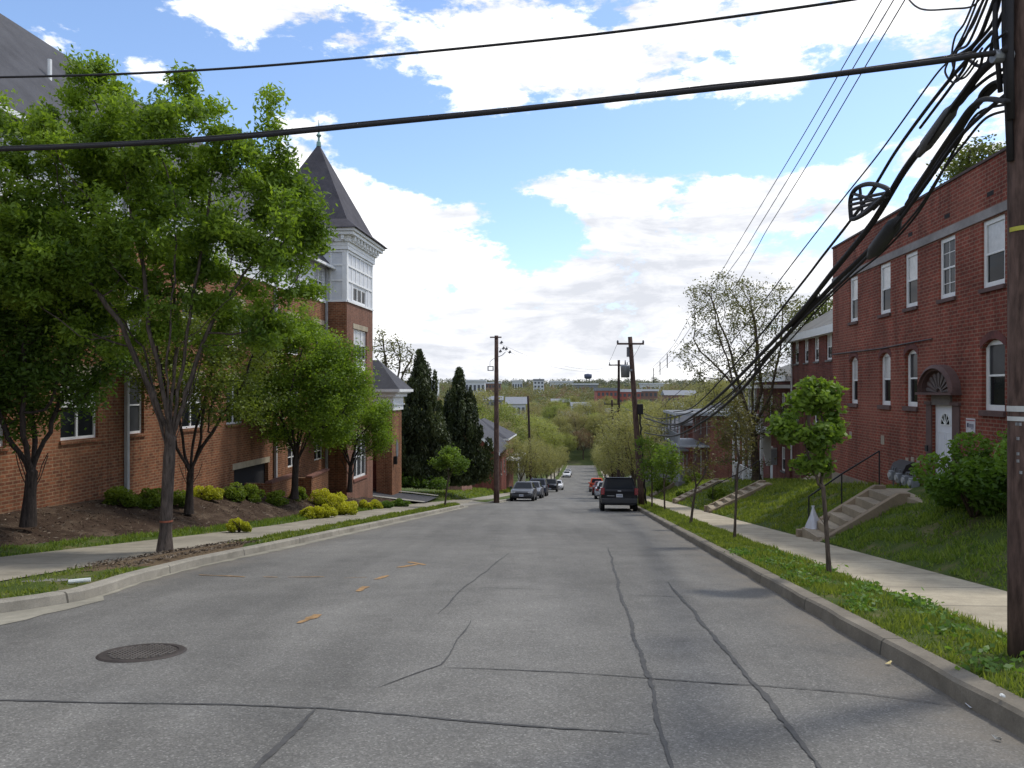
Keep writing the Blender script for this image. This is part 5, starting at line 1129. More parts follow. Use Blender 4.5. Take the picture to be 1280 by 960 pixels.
mb = MB(); mb.tube([(xc, -.1, zt1), (xc, -.1, zt1 + .12), (xc, -.1, zt1 + .3)], [.05, .045, .02], 8); mb.build('bushing', insul, tf); mb = MB(); mb.box(xc + .2, xA(zt0) - .05, -.16, -.04, zt1 - .3, zt1 - .2); mb.build('bracket', galv, tf)
mb = MB(); mb.box(xA(zA(440)) - .24, xA(zA(440)) - .1, -.08, .08, zA(446), zA(434)); mb.build('cutout', insul, eA)
mb = MB(); mb.tube([(xA(z_) + .22 + .03 * math.sin(z_ * 9), -.1, z_) for z_ in np.linspace(.1, zA(505), 22)], .05, 6); mb.build('riser_cable', cab, eA, True)
mb = MB(); mb.box(xA(zA(512)) + .1, xA(zA(512)) + .42, -.2, .1, zA(518), zA(505)); mb.build('terminal_box', cab, eA, bevel=.03)
# the left pole
bL = W(-6.22, 52.0, .15); eL, tL = pole(bL, at(620.5, 419.5, 52.0), .20, .13, 'tall dark utility pole at the left kerb in front of the parked cars')
zL = lambda py: EYE - (py - HOR) / F * 52 - bL.z
mb = MB(); mb.box(-.45, .35, -.2, -.1, zL(422.5), zL(421)); mb.build('crossarm', polem, eL)
mb = MB(); mb.tube([(0, 0, zL(447)), (.4, -.05, zL(444)), (.62, -.05, zL(440))], .025, 6); mb.tube([(0, 0, zL(446.5)), (-.25, 0, zL(449)), (-.45, 0, zL(452)), (-.45, 0, zL(458))], .018, 6); mb.build('service_bracket', galv, eL)
for x_, py in ((.28, 428), (.42, 435), (.62, 436), (.85, 440), (.2, 439)): mb = MB(); mb.tube([(x_, -.05, zL(py + 1.5)), (x_ + .1, -.05, zL(py - 1)), (x_ + .16, -.05, zL(py + 1))], [.07, .09, .04], 7); mb.build('insulator', insul, eL)
mb = MB()
for q in ((-.62, -.2, 463.5, 462.6), (-.62, -.2, 458.5, 457.6), (-.62, -.55, 462.6, 458.5), (-.27, -.2, 462.6, 458.5)): mb.box(q[0], q[1], -.06, .06, zL(q[2]), zL(q[3]))
mb.build('bracket_box', insul, eL)
def far_pole(px, py, Y, b, label, arm=True):
    base = W(b, Y, .14); e, t = pole(base, at(px, py, Y), .17, .12, label, polem2)
    if arm:
        zc = t.z - .5; x = t.x * zc / t.z; mb = MB(); mb.box(x - 1.0, x + .9, -.18, -.08, zc - .06, zc + .06); mb.build('crossarm', polem2, e)
        for s in (-.9, .8): mb = MB(); mb.tube([(x + s, -.13, zc + .06), (x + s, -.13, zc + .28)], [.06, .04], 6); mb.build('insulator', insul, e)
    return e
far_pole(773.5, 450, 73, 3.1, 'second utility pole behind the leaning one, with crossarm'); far_pole(765, 500, 92, 3.2, 'third utility pole along the right kerb, lower down the hill')
far_pole(660, 495, 90, -6.6, 'utility pole among the spring trees beyond the left parked cars', False)

# ------------------------------------------------------------------ overhead cables
def smooth_path(P, sub=8):
    out = []; n = len(P)
    for i in range(n - 1):
        p0, p1, p2, p3 = P[max(i - 1, 0)], P[i], P[i + 1], P[min(i + 2, n - 1)]
        for k in range(sub):
            t = k / sub; out.append(.5 * ((2 * p1) + (p2 - p0) * t + (2 * p0 - 5 * p1 + 4 * p2 - p3) * t * t + (3 * p1 - p0 - 3 * p2 + p3) * t ** 3))
    out.append(P[-1]); return out
def cable(P, r, label, group=None, sides=7, mat=cab, lump=()):
    Q = smooth_path(P); Rr = [r] * len(Q)
    mb = MB(); mb.tube(Q, Rr, sides); o = mb.build('overhead_cable', mat, None, True); return tag(o, label, 'cable', group)
BN = 'black cables bundled from the near pole to the leaning pole'
lab_b = 'one of the tangled black cables slung from the near pole down to the leaning pole'
def cb(pts, r, b=3.3, label=lab_b, group=BN, db=0.0): n = len(pts); return cable([on_b(px, py, b + db * i / n) for i, (px, py) in enumerate(pts)], r, label, group)
cb([(1226, -10), (1206, 40), (1186, 75), (1165, 100), (1100, 190), (1050, 253), (1000, 317), (918, 424), (880, 464), (845, 493), (822, 513)], .009)
cb([(1240, 40), (1213, 70), (1185, 102), (1150, 147), (1118, 192), (1090, 238), (1062, 277), (1030, 318), (1000, 357), (945, 425), (885, 492), (862, 511), (842, 515)], .017, 3.25)
cb([(1260, 60), (1226, 90), (1200, 124), (1165, 168), (1130, 214), (1090, 279), (1040, 341), (1000, 391), (950, 444), (905, 489), (872, 516), (840, 531), (805, 522)], .036, 3.35)
cb([(1260, 92), (1215, 137), (1180, 194), (1130, 264), (1085, 314), (1040, 357), (1000, 401), (960, 446), (925, 489), (880, 526), (840, 545), (806, 541)], .034, 3.45)
cb([(1260, 116), (1205, 165), (1160, 226), (1120, 281), (1085, 320), (1030, 374), (1000, 402), (955, 447), (915, 490), (868, 523), (835, 535), (806, 530)], .019, 3.4)
cb([(1260, 130), (1222, 142), (1196, 182), (1165, 238), (1140, 276), (1100, 318), (1060, 350), (1020, 389), (985, 428), (940, 474)], .012, 3.5)
cb([(1260, 138), (1232, 148), (1206, 178), (1178, 214), (1150, 258), (1118, 296)], .012, 3.42)
cb([(1260, 127), (1232, 124), (1214, 134), (1195, 160), (1168, 200), (1144, 240)], .022, 3.3)
cb([(1238, -10), (1226, 20), (1210, 55), (1196, 64), (1192, 86), (1186, 100)], .011, 3.2); cb([(1222, -10), (1206, 28), (1194, 46), (1190, 72), (1196, 96), (1207, 96), (1222, 76)], .009, 3.3)
cb([(1246, -10), (1236, 18), (1222, 50), (1200, 68), (1170, 78)], .017, 3.3); cb([(1232, -10), (1217, 30), (1196, 60), (1184, 80), (1182, 92), (1192, 103), (1206, 92), (1228, 60)], .009, 3.25)
cb([(1258, 62), (1226, 82), (1208, 73), (1190, 72), (1175, 77)], .016, 3.35)
cb([(1260, 2), (1244, 40), (1236, 75), (1224, 95)], .016, 3.4)
cb([(1234, -10), (1212, 36), (1200, 58), (1180, 76)], .012, 3.3); cb([(1252, -10), (1240, 30), (1214, 62), (1206, 84), (1186, 112), (1150, 160)], .014, 3.35); cb([(1260, 100), (1240, 104), (1226, 118), (1222, 136)], .016, 3.4)
cb([(1260, 84), (1236, 96), (1212, 116), (1200, 130), (1176, 150), (1150, 186), (1120, 232), (1092, 262)], .015, 3.38); cb([(1258, 40), (1232, 62), (1222, 90), (1190, 134), (1160, 180)], .012, 3.32)
# lower part near the leaning pole: drops toward the houses
cb([(803, 515), (818, 528), (838, 537), (858, 533), (885, 518), (920, 488)], .012, 3.25); cb([(803, 516), (822, 523), (850, 519), (866, 514)], .02, 3.2)
cable([on_b(806, 538, 3.2), at(850, 545, 45), at(885, 533, 50), at(905, 540, 57)], .012, 'black service drop curving from the leaning pole to the porch house', None)
# splice cases and the spare-cable loop hung on the bundle
def splice(a, b_, r, mat, label, bb):
    P = [on_b(a[0] + (b_[0] - a[0]) * t, a[1] + (b_[1] - a[1]) * t, bb) for t in (0, .12, .2, .8, .88, 1)]; mb = MB(); mb.tube(P, [.03, r * .7, r, r, r * .7, .03], 12); return tag(mb.build('splice_case', mat, None, True), label, 'splice case')
splice((1197, 128), (1148, 194), .062, plain('case_grey', (.085, .085, .09), .6), 'long grey splice case on the cables beside the near pole', 3.36)
splice((1125, 272), (1086, 322), .085, plain('case_black', (.02, .02, .022), .6), 'stubby black splice case hung low on the bundle before the brick roofline', 3.42)
splice((1172, 200), (1134, 256), .045, cab, 'thin black splice sleeve between the grey and the stubby black cases', 3.46)
splice((1022, 372), (982, 412), .05, cab, 'small black sleeve on the bundle in front of the sparse tree', 3.42)
lp = [(1064, 274), (1063, 250), (1070, 236), (1085, 230), (1103, 233), (1110, 240), (1096, 254), (1082, 266), (1070, 273), (1064, 274)]
e = empty('cable_loop', on_b(1085, 252, 3.22), 0, 'black snowshoe shaped loop of spare cable hanging on the wires', 'cable loop')
o_ = e.location.copy(); mb = MB(); Q = smooth_path([on_b(px, py, 3.22) - o_ for px, py in lp]); mb.tube(Q, .027, 8); mb.build('loop', cab, e, True)
mb = MB()
for a, b_ in (((1064, 250), (1108, 241)), ((1066, 242), (1100, 252)), ((1068, 270), (1096, 232)), ((1065, 262), (1098, 252)), ((1072, 271), (1106, 244)), ((1063, 256), (1109, 246)), ((1075, 236), (1078, 268))): mb.tube([on_b(*a, 3.22) - o_, on_b(*b_, 3.22) - o_], .019, 6)
mb.build('rack_bar', cab, e)
# three thin wires on separate supports
for k, pts in enumerate(([(1112, -18), (1102, 0), (1050, 90), (1000, 176), (950, 259), (918, 312), (898, 345), (863, 395), (835, 440), (800, 474)], [(1127, -18), (1117, 0), (1060, 96), (1000, 199), (950, 281), (931, 312), (905, 348), (872, 396), (838, 443), (800, 477)], [(1141, -18), (1131, 0), (1080, 86), (1008, 208), (960, 285), (945, 312), (915, 363), (880, 405), (845, 446), (802, 481)])):
    cable([on_b(px, py, 3.05 + .0 * k) for px, py in pts], .0065, 'one of three thin parallel wires running down to the leaning pole', 'thin parallel wires', 5, plain('wire_grey', (.05, .045, .045), .5))
mb = MB()
for px, ya, yb in ((817, 460, 479), (825, 452, 469), (834, 442, 460)): mb.tube([on_b(px, ya, 3.05), on_b(px, yb, 3.05)], .018, 5)
tag(mb.build('wire_spacer', cab), 'thin upright spacers between the three wires near the leaning pole', 'spacer')
cable([on_b(1133, -4, 3.1), on_b(1145, 8, 3.1), on_b(1160, 12.5, 3.1), on_b(1190, 11, 3.1), on_b(1215, 8, 3.15), on_b(1228, -6, 3.2)], .008, 'thin drooping wire at the top beside the near pole', None)
def cross(px, py, x0=4.0, y0=6.0, x1=-9.0, y1=9.4):
    p = (px - 640) / F; t = (x0 - p * y0) / (p * (y1 - y0) + (x0 - x1)); Y = y0 + (y1 - y0) * t; return at(px, py, Y)
c1 = [(1247, 66), (1215, 70), (1185, 75), (1100, 86), (1000, 98.5), (900, 110), (800, 121), (640, 138), (480, 154), (300, 171.5), (150, 181), (0, 187), (-120, 190), (-320, 192)]
cable([cross(*p) for p in c1], .024, 'thick black cable crossing the whole street from the near pole', None, 8)
cable([cross(px, py - 3.4 + 1.2 * math.sin(px * .02)) + Vector((0, .01, .0)) for px, py in c1[1:]], .013, 'thin black strand lashed on top of the thick street crossing cable', None, 6)
cable([cross(*p) for p in [(1245, -34), (1150, -16), (1062, 0), (900, 23), (760, 41), (640, 54), (480, 69.5), (300, 84.5), (150, 92.5), (0, 96.5), (-150, 98), (-320, 98)]], .0125, 'single black cable crossing the street high above the thick one', None, 7)
for k in range(2): P = [at(621.5, 428 + 6 * k, 52), at(680, 452 + 4 * k, 58), at(740, 462 + 3 * k, 66), at(771, 455 + 3 * k, 73)]; cable(P, .008, 'faint wire spanning between the left kerb pole and the pole behind the leaning one', 'faint spans over the road', 4, MATS['wire_grey'])
for k, (a, b_) in enumerate((((771, 431, 42), (757, 456, 73)), ((801, 430, 42), (784, 453, 73)), ((771, 455, 73), (755, 505, 92)), ((803, 515, 42), (775, 505, 73)), ((775, 505, 73), (765, 525, 92)))):
    A, B_ = at(*a), at(*b_); cable([A, A.lerp(B_, .5) - Vector((0, 0, .25)), B_], .009 if k < 3 else .02, ['left primary wire from the leaning pole to the next pole', 'right primary wire from the leaning pole to the next pole', 'wire between the second and third poles on the right', 'low black cable from the leaning pole to the second pole', 'low black cable between the second and third poles'][k], None, 5)
# ------------------------------------------------------------------ trees and shrubs
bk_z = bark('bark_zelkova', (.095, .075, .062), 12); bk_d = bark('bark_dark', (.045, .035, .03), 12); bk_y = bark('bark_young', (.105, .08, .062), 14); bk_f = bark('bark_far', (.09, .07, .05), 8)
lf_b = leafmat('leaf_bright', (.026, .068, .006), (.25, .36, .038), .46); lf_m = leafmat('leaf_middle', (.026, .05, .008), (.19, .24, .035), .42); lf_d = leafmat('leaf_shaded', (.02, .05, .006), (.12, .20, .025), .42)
lf_o = leafmat('leaf_olive', (.045, .055, .015), (.14, .17, .04), .4); lf_y = leafmat('leaf_young', (.032, .072, .008), (.185, .275, .035), .42)
r_ = np.random.default_rng
# 1 the large vase-shaped street tree
loc = W(-8.35, 15.1, .17); loc.x = at(206, 690, 15.1).x; Y = 15.1
fork = at(213, 548, Y) - loc; T1 = [(100, 195, 82, 70, 0, 1.6), (215, 190, 76, 62, -.3, 1.6), (300, 190, 54, 52, .3, 1.3), (40, 275, 95, 85, .2, 1.8), (200, 290, 120, 84, .2, 1.9), (338, 282, 74, 58, 0, 1.5), (95, 360, 105, 55, 0, 1.6), (265, 395, 84, 46, .2, 1.3), (330, 400, 44, 40, .3, 1.0), (140, 425, 70, 36, .2, 1.2), (50, 300, 60, 50, .2, 1.4), (355, 345, 60, 48, -.2, 1.0), (218, 125, 34, 34, 0, .7, 1.6), (108, 105, 34, 36, .1, .7, 1.8), (330, 128, 26, 22, .2, .6, 1.8), (340, 112, 12, 16, .2, .3, 2.5), (230, 100, 14, 26, 0, .3, 2.5), (102, 78, 12, 20, .1, .3, 2.5), (285, 160, 26, 24, 0, .6), (160, 130, 40, 24, .3, .7), (402, 275, 22, 40, 0, .6, 1.5), (-10, 160, 50, 50, .3, .8)]
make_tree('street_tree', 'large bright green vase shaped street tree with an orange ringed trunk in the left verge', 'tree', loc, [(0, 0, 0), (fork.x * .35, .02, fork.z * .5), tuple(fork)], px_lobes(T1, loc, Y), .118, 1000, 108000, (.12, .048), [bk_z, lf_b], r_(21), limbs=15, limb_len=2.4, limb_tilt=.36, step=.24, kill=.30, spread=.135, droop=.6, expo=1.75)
tr1 = [o for o in bpy.data.objects if o.name.startswith('street_tree')][0]
mb = MB(); N = 16; c = fork * .27; mb.tube([Vector((c.x, c.y, c.z - .025)), Vector((c.x, c.y, c.z + .012))], .1235, N, False); mb.build('orange_ring', plain('paint_ring', (.24, .075, .04), .85, 0, .5, 9, 40), tr1)
# 2 dark tree by the wall
def tree_px(name, label, base_px, Y, fork_px, lobes, rb, na, nl, leaf, mats, seed, **kw):
    loc = at(*base_px, Y); fk = at(*fork_px, Y) - loc
    return make_tree(name, label, 'tree', loc, [(0, 0, -.05), (fk.x * .5, 0, fk.z * .55), tuple(fk)], px_lobes(lobes, loc, Y), rb, na, nl, leaf, mats, r_(seed), **kw)
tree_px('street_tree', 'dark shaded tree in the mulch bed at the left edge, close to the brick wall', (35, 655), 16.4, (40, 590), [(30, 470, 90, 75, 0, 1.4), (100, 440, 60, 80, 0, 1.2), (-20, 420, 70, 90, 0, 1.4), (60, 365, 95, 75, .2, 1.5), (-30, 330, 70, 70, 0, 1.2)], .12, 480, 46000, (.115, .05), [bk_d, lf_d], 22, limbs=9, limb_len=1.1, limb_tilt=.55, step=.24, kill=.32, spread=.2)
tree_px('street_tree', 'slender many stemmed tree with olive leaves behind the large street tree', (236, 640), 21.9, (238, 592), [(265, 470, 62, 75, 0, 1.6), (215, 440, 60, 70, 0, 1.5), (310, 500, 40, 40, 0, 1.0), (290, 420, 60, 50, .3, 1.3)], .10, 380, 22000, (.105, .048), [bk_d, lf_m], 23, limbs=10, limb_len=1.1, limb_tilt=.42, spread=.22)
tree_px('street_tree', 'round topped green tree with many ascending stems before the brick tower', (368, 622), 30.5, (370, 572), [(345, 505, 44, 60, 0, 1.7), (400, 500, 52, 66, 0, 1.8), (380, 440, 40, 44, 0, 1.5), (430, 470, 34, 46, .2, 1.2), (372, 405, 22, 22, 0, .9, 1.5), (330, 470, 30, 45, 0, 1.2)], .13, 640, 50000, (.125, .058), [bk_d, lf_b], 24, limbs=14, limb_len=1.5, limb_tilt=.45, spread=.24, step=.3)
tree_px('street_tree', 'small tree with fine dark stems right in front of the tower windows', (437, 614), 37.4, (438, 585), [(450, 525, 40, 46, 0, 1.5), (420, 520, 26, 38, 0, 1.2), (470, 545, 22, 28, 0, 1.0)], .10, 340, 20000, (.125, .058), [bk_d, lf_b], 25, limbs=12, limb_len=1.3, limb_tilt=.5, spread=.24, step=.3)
# young street trees
tree_px('young_tree', 'young bright green tree on the left verge beside the driveway', (556, 633), 40.3, (560, 600), [(562, 573, 16, 17, 0, .75), (575, 580, 10, 10, 0, .5), (550, 580, 9, 10, 0, .45)], .045, 120, 4200, (.12, .07), [bk_y, lf_y], 26, limbs=4, limb_len=.5, spread=.16)
tree_px('young_tree', 'young leafy tree in the right verge beside the concrete steps', (1037, 722), 11.3, (1029, 610), [(1022, 495, 26, 22, 0, .32), (978, 538, 20, 15, .05, .28), (1042, 535, 16, 24, .1, .28), (1012, 545, 24, 18, -.15, .3), (1022, 582, 26, 12, .05, .3), (1008, 508, 18, 16, .2, .25), (1034, 612, 9, 7, 0, .1, .6), (998, 590, 10, 8, 0, .15)], .036, 240, 4300, (.105, .056), [bk_y, lf_y], 27, limbs=5, limb_len=.3, limb_tilt=.6, step=.10, kill=.13, spread=.06, droop=.3, rmin=.004)
tree_px('young_tree', 'thin nearly bare sapling with a few brown leaves in the right verge', (918, 675), 18.3, (922, 585), [(920, 530, 22, 40, 0, .45), (932, 545, 16, 30, 0, .35), (905, 545, 14, 26, 0, .3)], .032, 130, 1700, (.075, .04), [bk_y, leafmat('leaf_brownish', (.07, .06, .02), (.16, .15, .05), .3)], 28, limbs=4, limb_len=.4, step=.14, kill=.2, spread=.1, rmin=.004)
tree_px('young_tree', 'leaning forked sapling with bare twigs in the right verge', (863, 656), 24.4, (870, 608), [(862, 585, 10, 18, 0, .3), (884, 585, 14, 18, 0, .35), (880, 560, 12, 18, 0, .3)], .042, 80, 700, (.08, .045), [bk_y, MATS['leaf_brownish']], 29, limbs=3, limb_len=.5, limb_tilt=.9, step=.18, kill=.25, spread=.1)
tree_px('young_tree', 'small pale green tree in the right verge, nearer of the two by the leaning pole', (831, 640), 34.6, (830, 605), [(833, 575, 17, 26, 0, .8), (845, 585, 10, 16, 0, .5)], .04, 110, 2100, (.12, .065), [bk_y, lf_y], 30, limbs=4, limb_len=.5, step=.22, kill=.3, spread=.15)
tree_px('young_tree', 'small pale green tree close behind the leaning pole in the right verge', (815, 636), 38.0, (815, 605), [(816, 580, 17, 26, 0, .8), (806, 560, 10, 16, 0, .5)], .04, 110, 2100, (.12, .065), [bk_y, lf_y], 31, limbs=4, limb_len=.5, step=.22, kill=.3, spread=.15)
# the big sparse tree before the row houses
tree_px('sparse_tree', 'tall sparsely leafed tree standing before the row houses on the right', (946, 600), 40.0, (940, 535), [(905, 380, 46, 40, 0, 2.0), (945, 385, 50, 42, .5, 2.0), (880, 440, 32, 45, 0, 1.6), (940, 450, 50, 45, 0, 2.0), (975, 410, 34, 48, 0, 1.5), (920, 520, 40, 30, -.2, 1.6), (960, 520, 36, 30, 0, 1.4), (870, 365, 18, 22, 0, .8), (925, 570, 36, 24, -.5, 1.2, .7)], .21, 1000, 14000, (.13, .07), [bark('bark_brown', (.09, .065, .045)), leafmat('leaf_sparse', (.05, .055, .02), (.17, .17, .06), .4)], 32, limbs=6, limb_len=2.2, limb_tilt=.55, step=.30, kill=.36, spread=.22, rmin=.007, expo=1.9)
tree_px('bare_tree', 'nearly bare twiggy tree behind the portico left of the conifers', (492, 590), 75, (490, 500), [(485, 440, 24, 26, 0, 2.4), (505, 455, 22, 18, 0, 2.0), (478, 420, 16, 14, 0, 1.6)], .22, 260, 900, (.26, .14), [bk_f, MATS['leaf_sparse']], 33, limbs=5, limb_len=2, step=.55, kill=.7, spread=.3, rmin=.018)
for k, (bx, Y, pts, lb) in enumerate((((1215, 560), 37.6, [(1215, 205, 34, 22, 0, 2.0), (1240, 240, 40, 30, 0, 2.0)], 'green tree top rising behind the apartment house roof near the pole'), ((1030, 520), 63, [(1030, 385, 24, 20, 0, 2.2), (1010, 400, 24, 24, 0, 2.2), (1050, 410, 24, 24, 0, 2)], 'tree crown showing above the maroon row house roof'))):
    tree_px('backyard_tree', lb, bx, Y, (bx[0], bx[1] - 120), pts, .22, 160, 6500, (.2, .11), [bk_f, lf_o], 40 + k, limbs=4, limb_len=2.5, step=.5, kill=.6, spread=.35, rmin=.012)

# tall columnar conifers
lf_c = leafmat('leaf_conifer', (.010, .017, .006), (.070, .090, .026), .15, (1, 1, .6))
def conifer(base_px, top_py, r, Y, label, seed, n=46000):
    rng = r_(seed); loc = at(*base_px, Y); h = at(base_px[0], top_py, Y).z - loc.z; e = empty('conifer', loc, 0, label, 'tree')
    mb = MB(); mb.tube([(0, 0, -.2), (0, 0, h * .5), (0, 0, h * .93)], [.16, .09, .02], 8); mb.build('trunk', bk_d, e, True)
    # overlapping upright plumes; each plume is a narrow ellipsoid of sprays
    m = 190; q = rng.uniform(0, 1, m) ** 1.25; t = rng.uniform(0, 6.283, m); env = lambda s: r * np.minimum(1, (s + .09) / .20) * (1 - np.clip((s - .3) / .7, 0, 1) ** 1.35) ** .92
    pr = env(q) * rng.uniform(.35, 1.0, m) * (1 + .22 * np.sin(3 * t + 9 * q)); pc = np.stack([pr * np.cos(t), pr * np.sin(t), q * h * .93], 1); ps = .24 * r * rng.uniform(.55, 1.25, m) * (1 - .5 * q); ph = h * rng.uniform(.07, .13, m)
    k = rng.integers(0, m, n); d = unit(rng.normal(size=(n, 3))) * rng.uniform(.3, 1, (n, 1)) ** .5; c = pc[k] + d * np.stack([ps, ps, ph], 1)[k]; c[:, 2] = np.clip(c[:, 2], .05, h)
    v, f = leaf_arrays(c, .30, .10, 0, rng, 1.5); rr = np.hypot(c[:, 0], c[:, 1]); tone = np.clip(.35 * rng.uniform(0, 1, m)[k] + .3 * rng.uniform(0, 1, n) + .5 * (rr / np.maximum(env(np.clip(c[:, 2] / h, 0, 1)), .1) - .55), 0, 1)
    np_mesh('crown', v, f, lf_c, e, np.repeat(tone, 4)); return e
conifer((525, 606), 438, 2.25, 53, 'taller dark columnar conifer beside the portico', 51); conifer((574, 604), 460, 2.15, 56.5, 'shorter dark columnar conifer behind the young tree', 52)
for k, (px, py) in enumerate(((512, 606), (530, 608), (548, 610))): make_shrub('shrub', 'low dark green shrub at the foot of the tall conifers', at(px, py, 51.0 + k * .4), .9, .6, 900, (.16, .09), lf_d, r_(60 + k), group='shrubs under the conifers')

# clipped shrubs in the mulch bed
lf_g = leafmat('shrub_green', (.045, .085, .008), (.23, .30, .03), .4); lf_yw = leafmat('shrub_yellow', (.16, .19, .012), (.60, .58, .05), .42)
SH = [(150, 622, 20.6, .50, 0, 'green shrub at the foot of the downspout'), (186, 625, 21.4, .46, 0, 'green shrub just left of the large street tree trunk'), (216, 622, 22.3, .42, 0, 'green shrub half hidden behind the large street tree trunk'), (256, 614, 24.6, .46, 1, 'yellow green shrub right of the slender stems'), (290, 612, 26.3, .52, 0, 'green shrub between the yellow one and the areaway'), (312, 606, 27.4, .50, 0, 'green shrub beside the dark areaway opening'), (299, 643, 20.6, .33, 1, 'lone bright yellow shrub near the pavement grass'),
      (348, 614, 28.6, .48, 0, 'green shrub left of the round topped tree'), (398, 606, 32.6, .62, 1, 'yellow shrub against the areaway wall, at the back of the cluster'), (419, 618, 31.6, .66, 1, 'large yellow shrub in the middle of the cluster'), (390, 632, 28.0, .42, 1, 'yellow shrub at the front left of the cluster'), (408, 631, 28.6, .42, 1, 'yellow shrub at the front right of the cluster'), (430, 624, 31.0, .52, 1, 'yellow shrub at the right end of the cluster'), (372, 608, 31.4, .45, 0, 'green shrub behind the round topped tree trunk'),
      (457, 624, 36.2, .40, 1, 'small yellow shrub below the tower corner'), (468, 623, 37.6, .40, 1, 'small yellow shrub past the tower corner'), (482, 626, 38.5, .42, 2, 'low dark ground shrub by the driveway edge'), (500, 626, 40.5, .42, 2, 'low dark ground shrub nearest the driveway')]
for k, (px, py, Y, r, kind, lb) in enumerate(SH):
    p = at(px, py, Y); b = p.x - D * Y; p.z = zr(Y) + BED(b, Y) - .03
    make_shrub('shrub', lb, p, r, r * 1.15 if kind < 2 else r * .7, 3200, (.075, .045), [lf_g, lf_yw, lf_d][kind], r_(70 + k), group='shrubs in the mulch bed')
# rambling bush in front of the apartment house, half behind the near pole
for k, (b, Y, r, h, lb) in enumerate(((7.35, 15.0, .48, .75, 'leafy green bush at the corner of the door landing'), (7.05, 13.7, .98, 1.5, 'tallest leafy green bush beside the near pole'), (7.4, 12.2, 1.2, 1.6, 'leafy green bush mostly hidden by the near pole'))):
    p = W(b, Y, lawn_dz(b) - .05); make_shrub('bush', lb, p, r, h, 7500, (.10, .055), leafmat('bush_green', (.03, .08, .008), (.17, .28, .03), .42), r_(90 + k), cat='bush', group='bushes before the apartment house', stems=12)
for k, (b, Y, h) in enumerate(((6.6, 37.5, .6), (6.4, 62, 1.0), (6.8, 66, 1.1), (8.2, 57, .9), (6.2, 49, .5))): make_shrub('bush', ['low green bush on the lawn before the sparse tree', 'green bush at the foot of the orange house steps', 'rounder bush past the orange house steps', 'bush beside the dark porch', 'tiny bush low on the lawn'][k], W(b, Y, lawn_dz(b)), h * .9, h, 1500, (.15, .09), lf_g, r_(120 + k), cat='bush')

# ------------------------------------------------------------------ spring trees down the hill: a few kinds, copied
def proto(kind, seed, h, r, leafm, nl, lsz, trunk_r=.2, fork=.28, na=260):
    lob = [(0, 0, h * .62, r, r, h * .36), (r * .4, .1, h * .75, r * .6, r * .6, h * .22), (-r * .45, -.2, h * .58, r * .6, r * .6, h * .24), (0, r * .4, h * .5, r * .6, r * .6, h * .2)]
    return make_tree('spring_tree', 'x', 'tree', (0, 0, 0), [(0, 0, -.4), (.08, .05, h * fork * .5), (.0, .1, h * fork)], lob, trunk_r, na, nl, lsz, [bk_f, leafm], r_(seed), limbs=5, limb_len=h * .16, limb_tilt=.5, step=h * .04, kill=h * .05, spread=h * .042, droop=.2, rmin=.02, expo=2.1, leafw=2)
lf1 = leafmat('leaf_spring_olive', (.13, .13, .035), (.30, .285, .13), .42); lf2 = leafmat('leaf_spring_lime', (.13, .15, .028), (.31, .325, .11), .42); lf3 = leafmat('leaf_spring_tan', (.16, .14, .07), (.34, .30, .16), .38); lf4 = leafmat('leaf_spring_green', (.08, .105, .028), (.23, .26, .07), .42); lf5 = leafmat('leaf_spring_rust', (.12, .075, .045), (.24, .155, .095), .33)  # distance haze is put into these paler, duller leaf colours
KN = {'olive street': (201, 8.0, 2.8, lf1, 7000, (.17, .10), .13, .22), 'lime': (202, 13, 4.8, lf2, 11000, (.25, .15), .26, .22), 'olive': (203, 14, 5.2, lf1, 11000, (.26, .15), .28, .24), 'tan': (204, 13, 4.8, lf3, 8000, (.25, .13), .24, .25), 'green': (205, 12, 4.6, lf4, 11000, (.25, .15), .26, .2), 'rust': (206, 12, 4.4, lf5, 8000, (.25, .13), .24, .25)}
LB = {'olive street': 'small olive leafed street tree lining the lower part of the street', 'lime': 'yellow green spring tree in the valley beyond the street', 'olive': 'broad olive spring tree in the valley beyond the street', 'tan': 'thin leafed tan spring tree in the valley', 'green': 'mid green tree in the valley beyond the street', 'rust': 'rusty brown budding tree in the valley'}
PR = {}
def spring(kind, b, Y, s, rz, z=None):
    p = W(b, Y, .1) if Y < 238 else Vector((b + D * min(Y, 400), Y, TZ(b, Y)))
    if Y < 238 and (b > 12 or b < -14): p.z = TZ(b, Y)
    if kind not in PR: PR[kind] = proto(kind, *KN[kind]); o = PR[kind]; o.location = p; o.rotation_euler = (0, 0, rz); o.scale = (s, s, s); o['label'] = LB[kind]; o['group'] = 'spring trees down the hill'
    else: o = dup(PR[kind], p, rz, (s * random.uniform(.9, 1.1), s * random.uniform(.9, 1.1), s))
    return o
random.seed(31)
for Y in (84, 96, 106, 118, 131, 146, 162, 180, 200): spring('olive street', -7.0 + random.uniform(-.3, .2), Y, random.uniform(.8, 1.0), random.uniform(0, 6))
for Y in (58, 66, 82, 90, 104, 116, 130, 146, 164, 184, 206): spring('olive street', 3.9 + random.uniform(-.2, .3), Y, random.uniform(.85, 1.1), random.uniform(0, 6))
K5 = ['lime', 'olive', 'tan', 'tan', 'green', 'green', 'rust', 'olive']
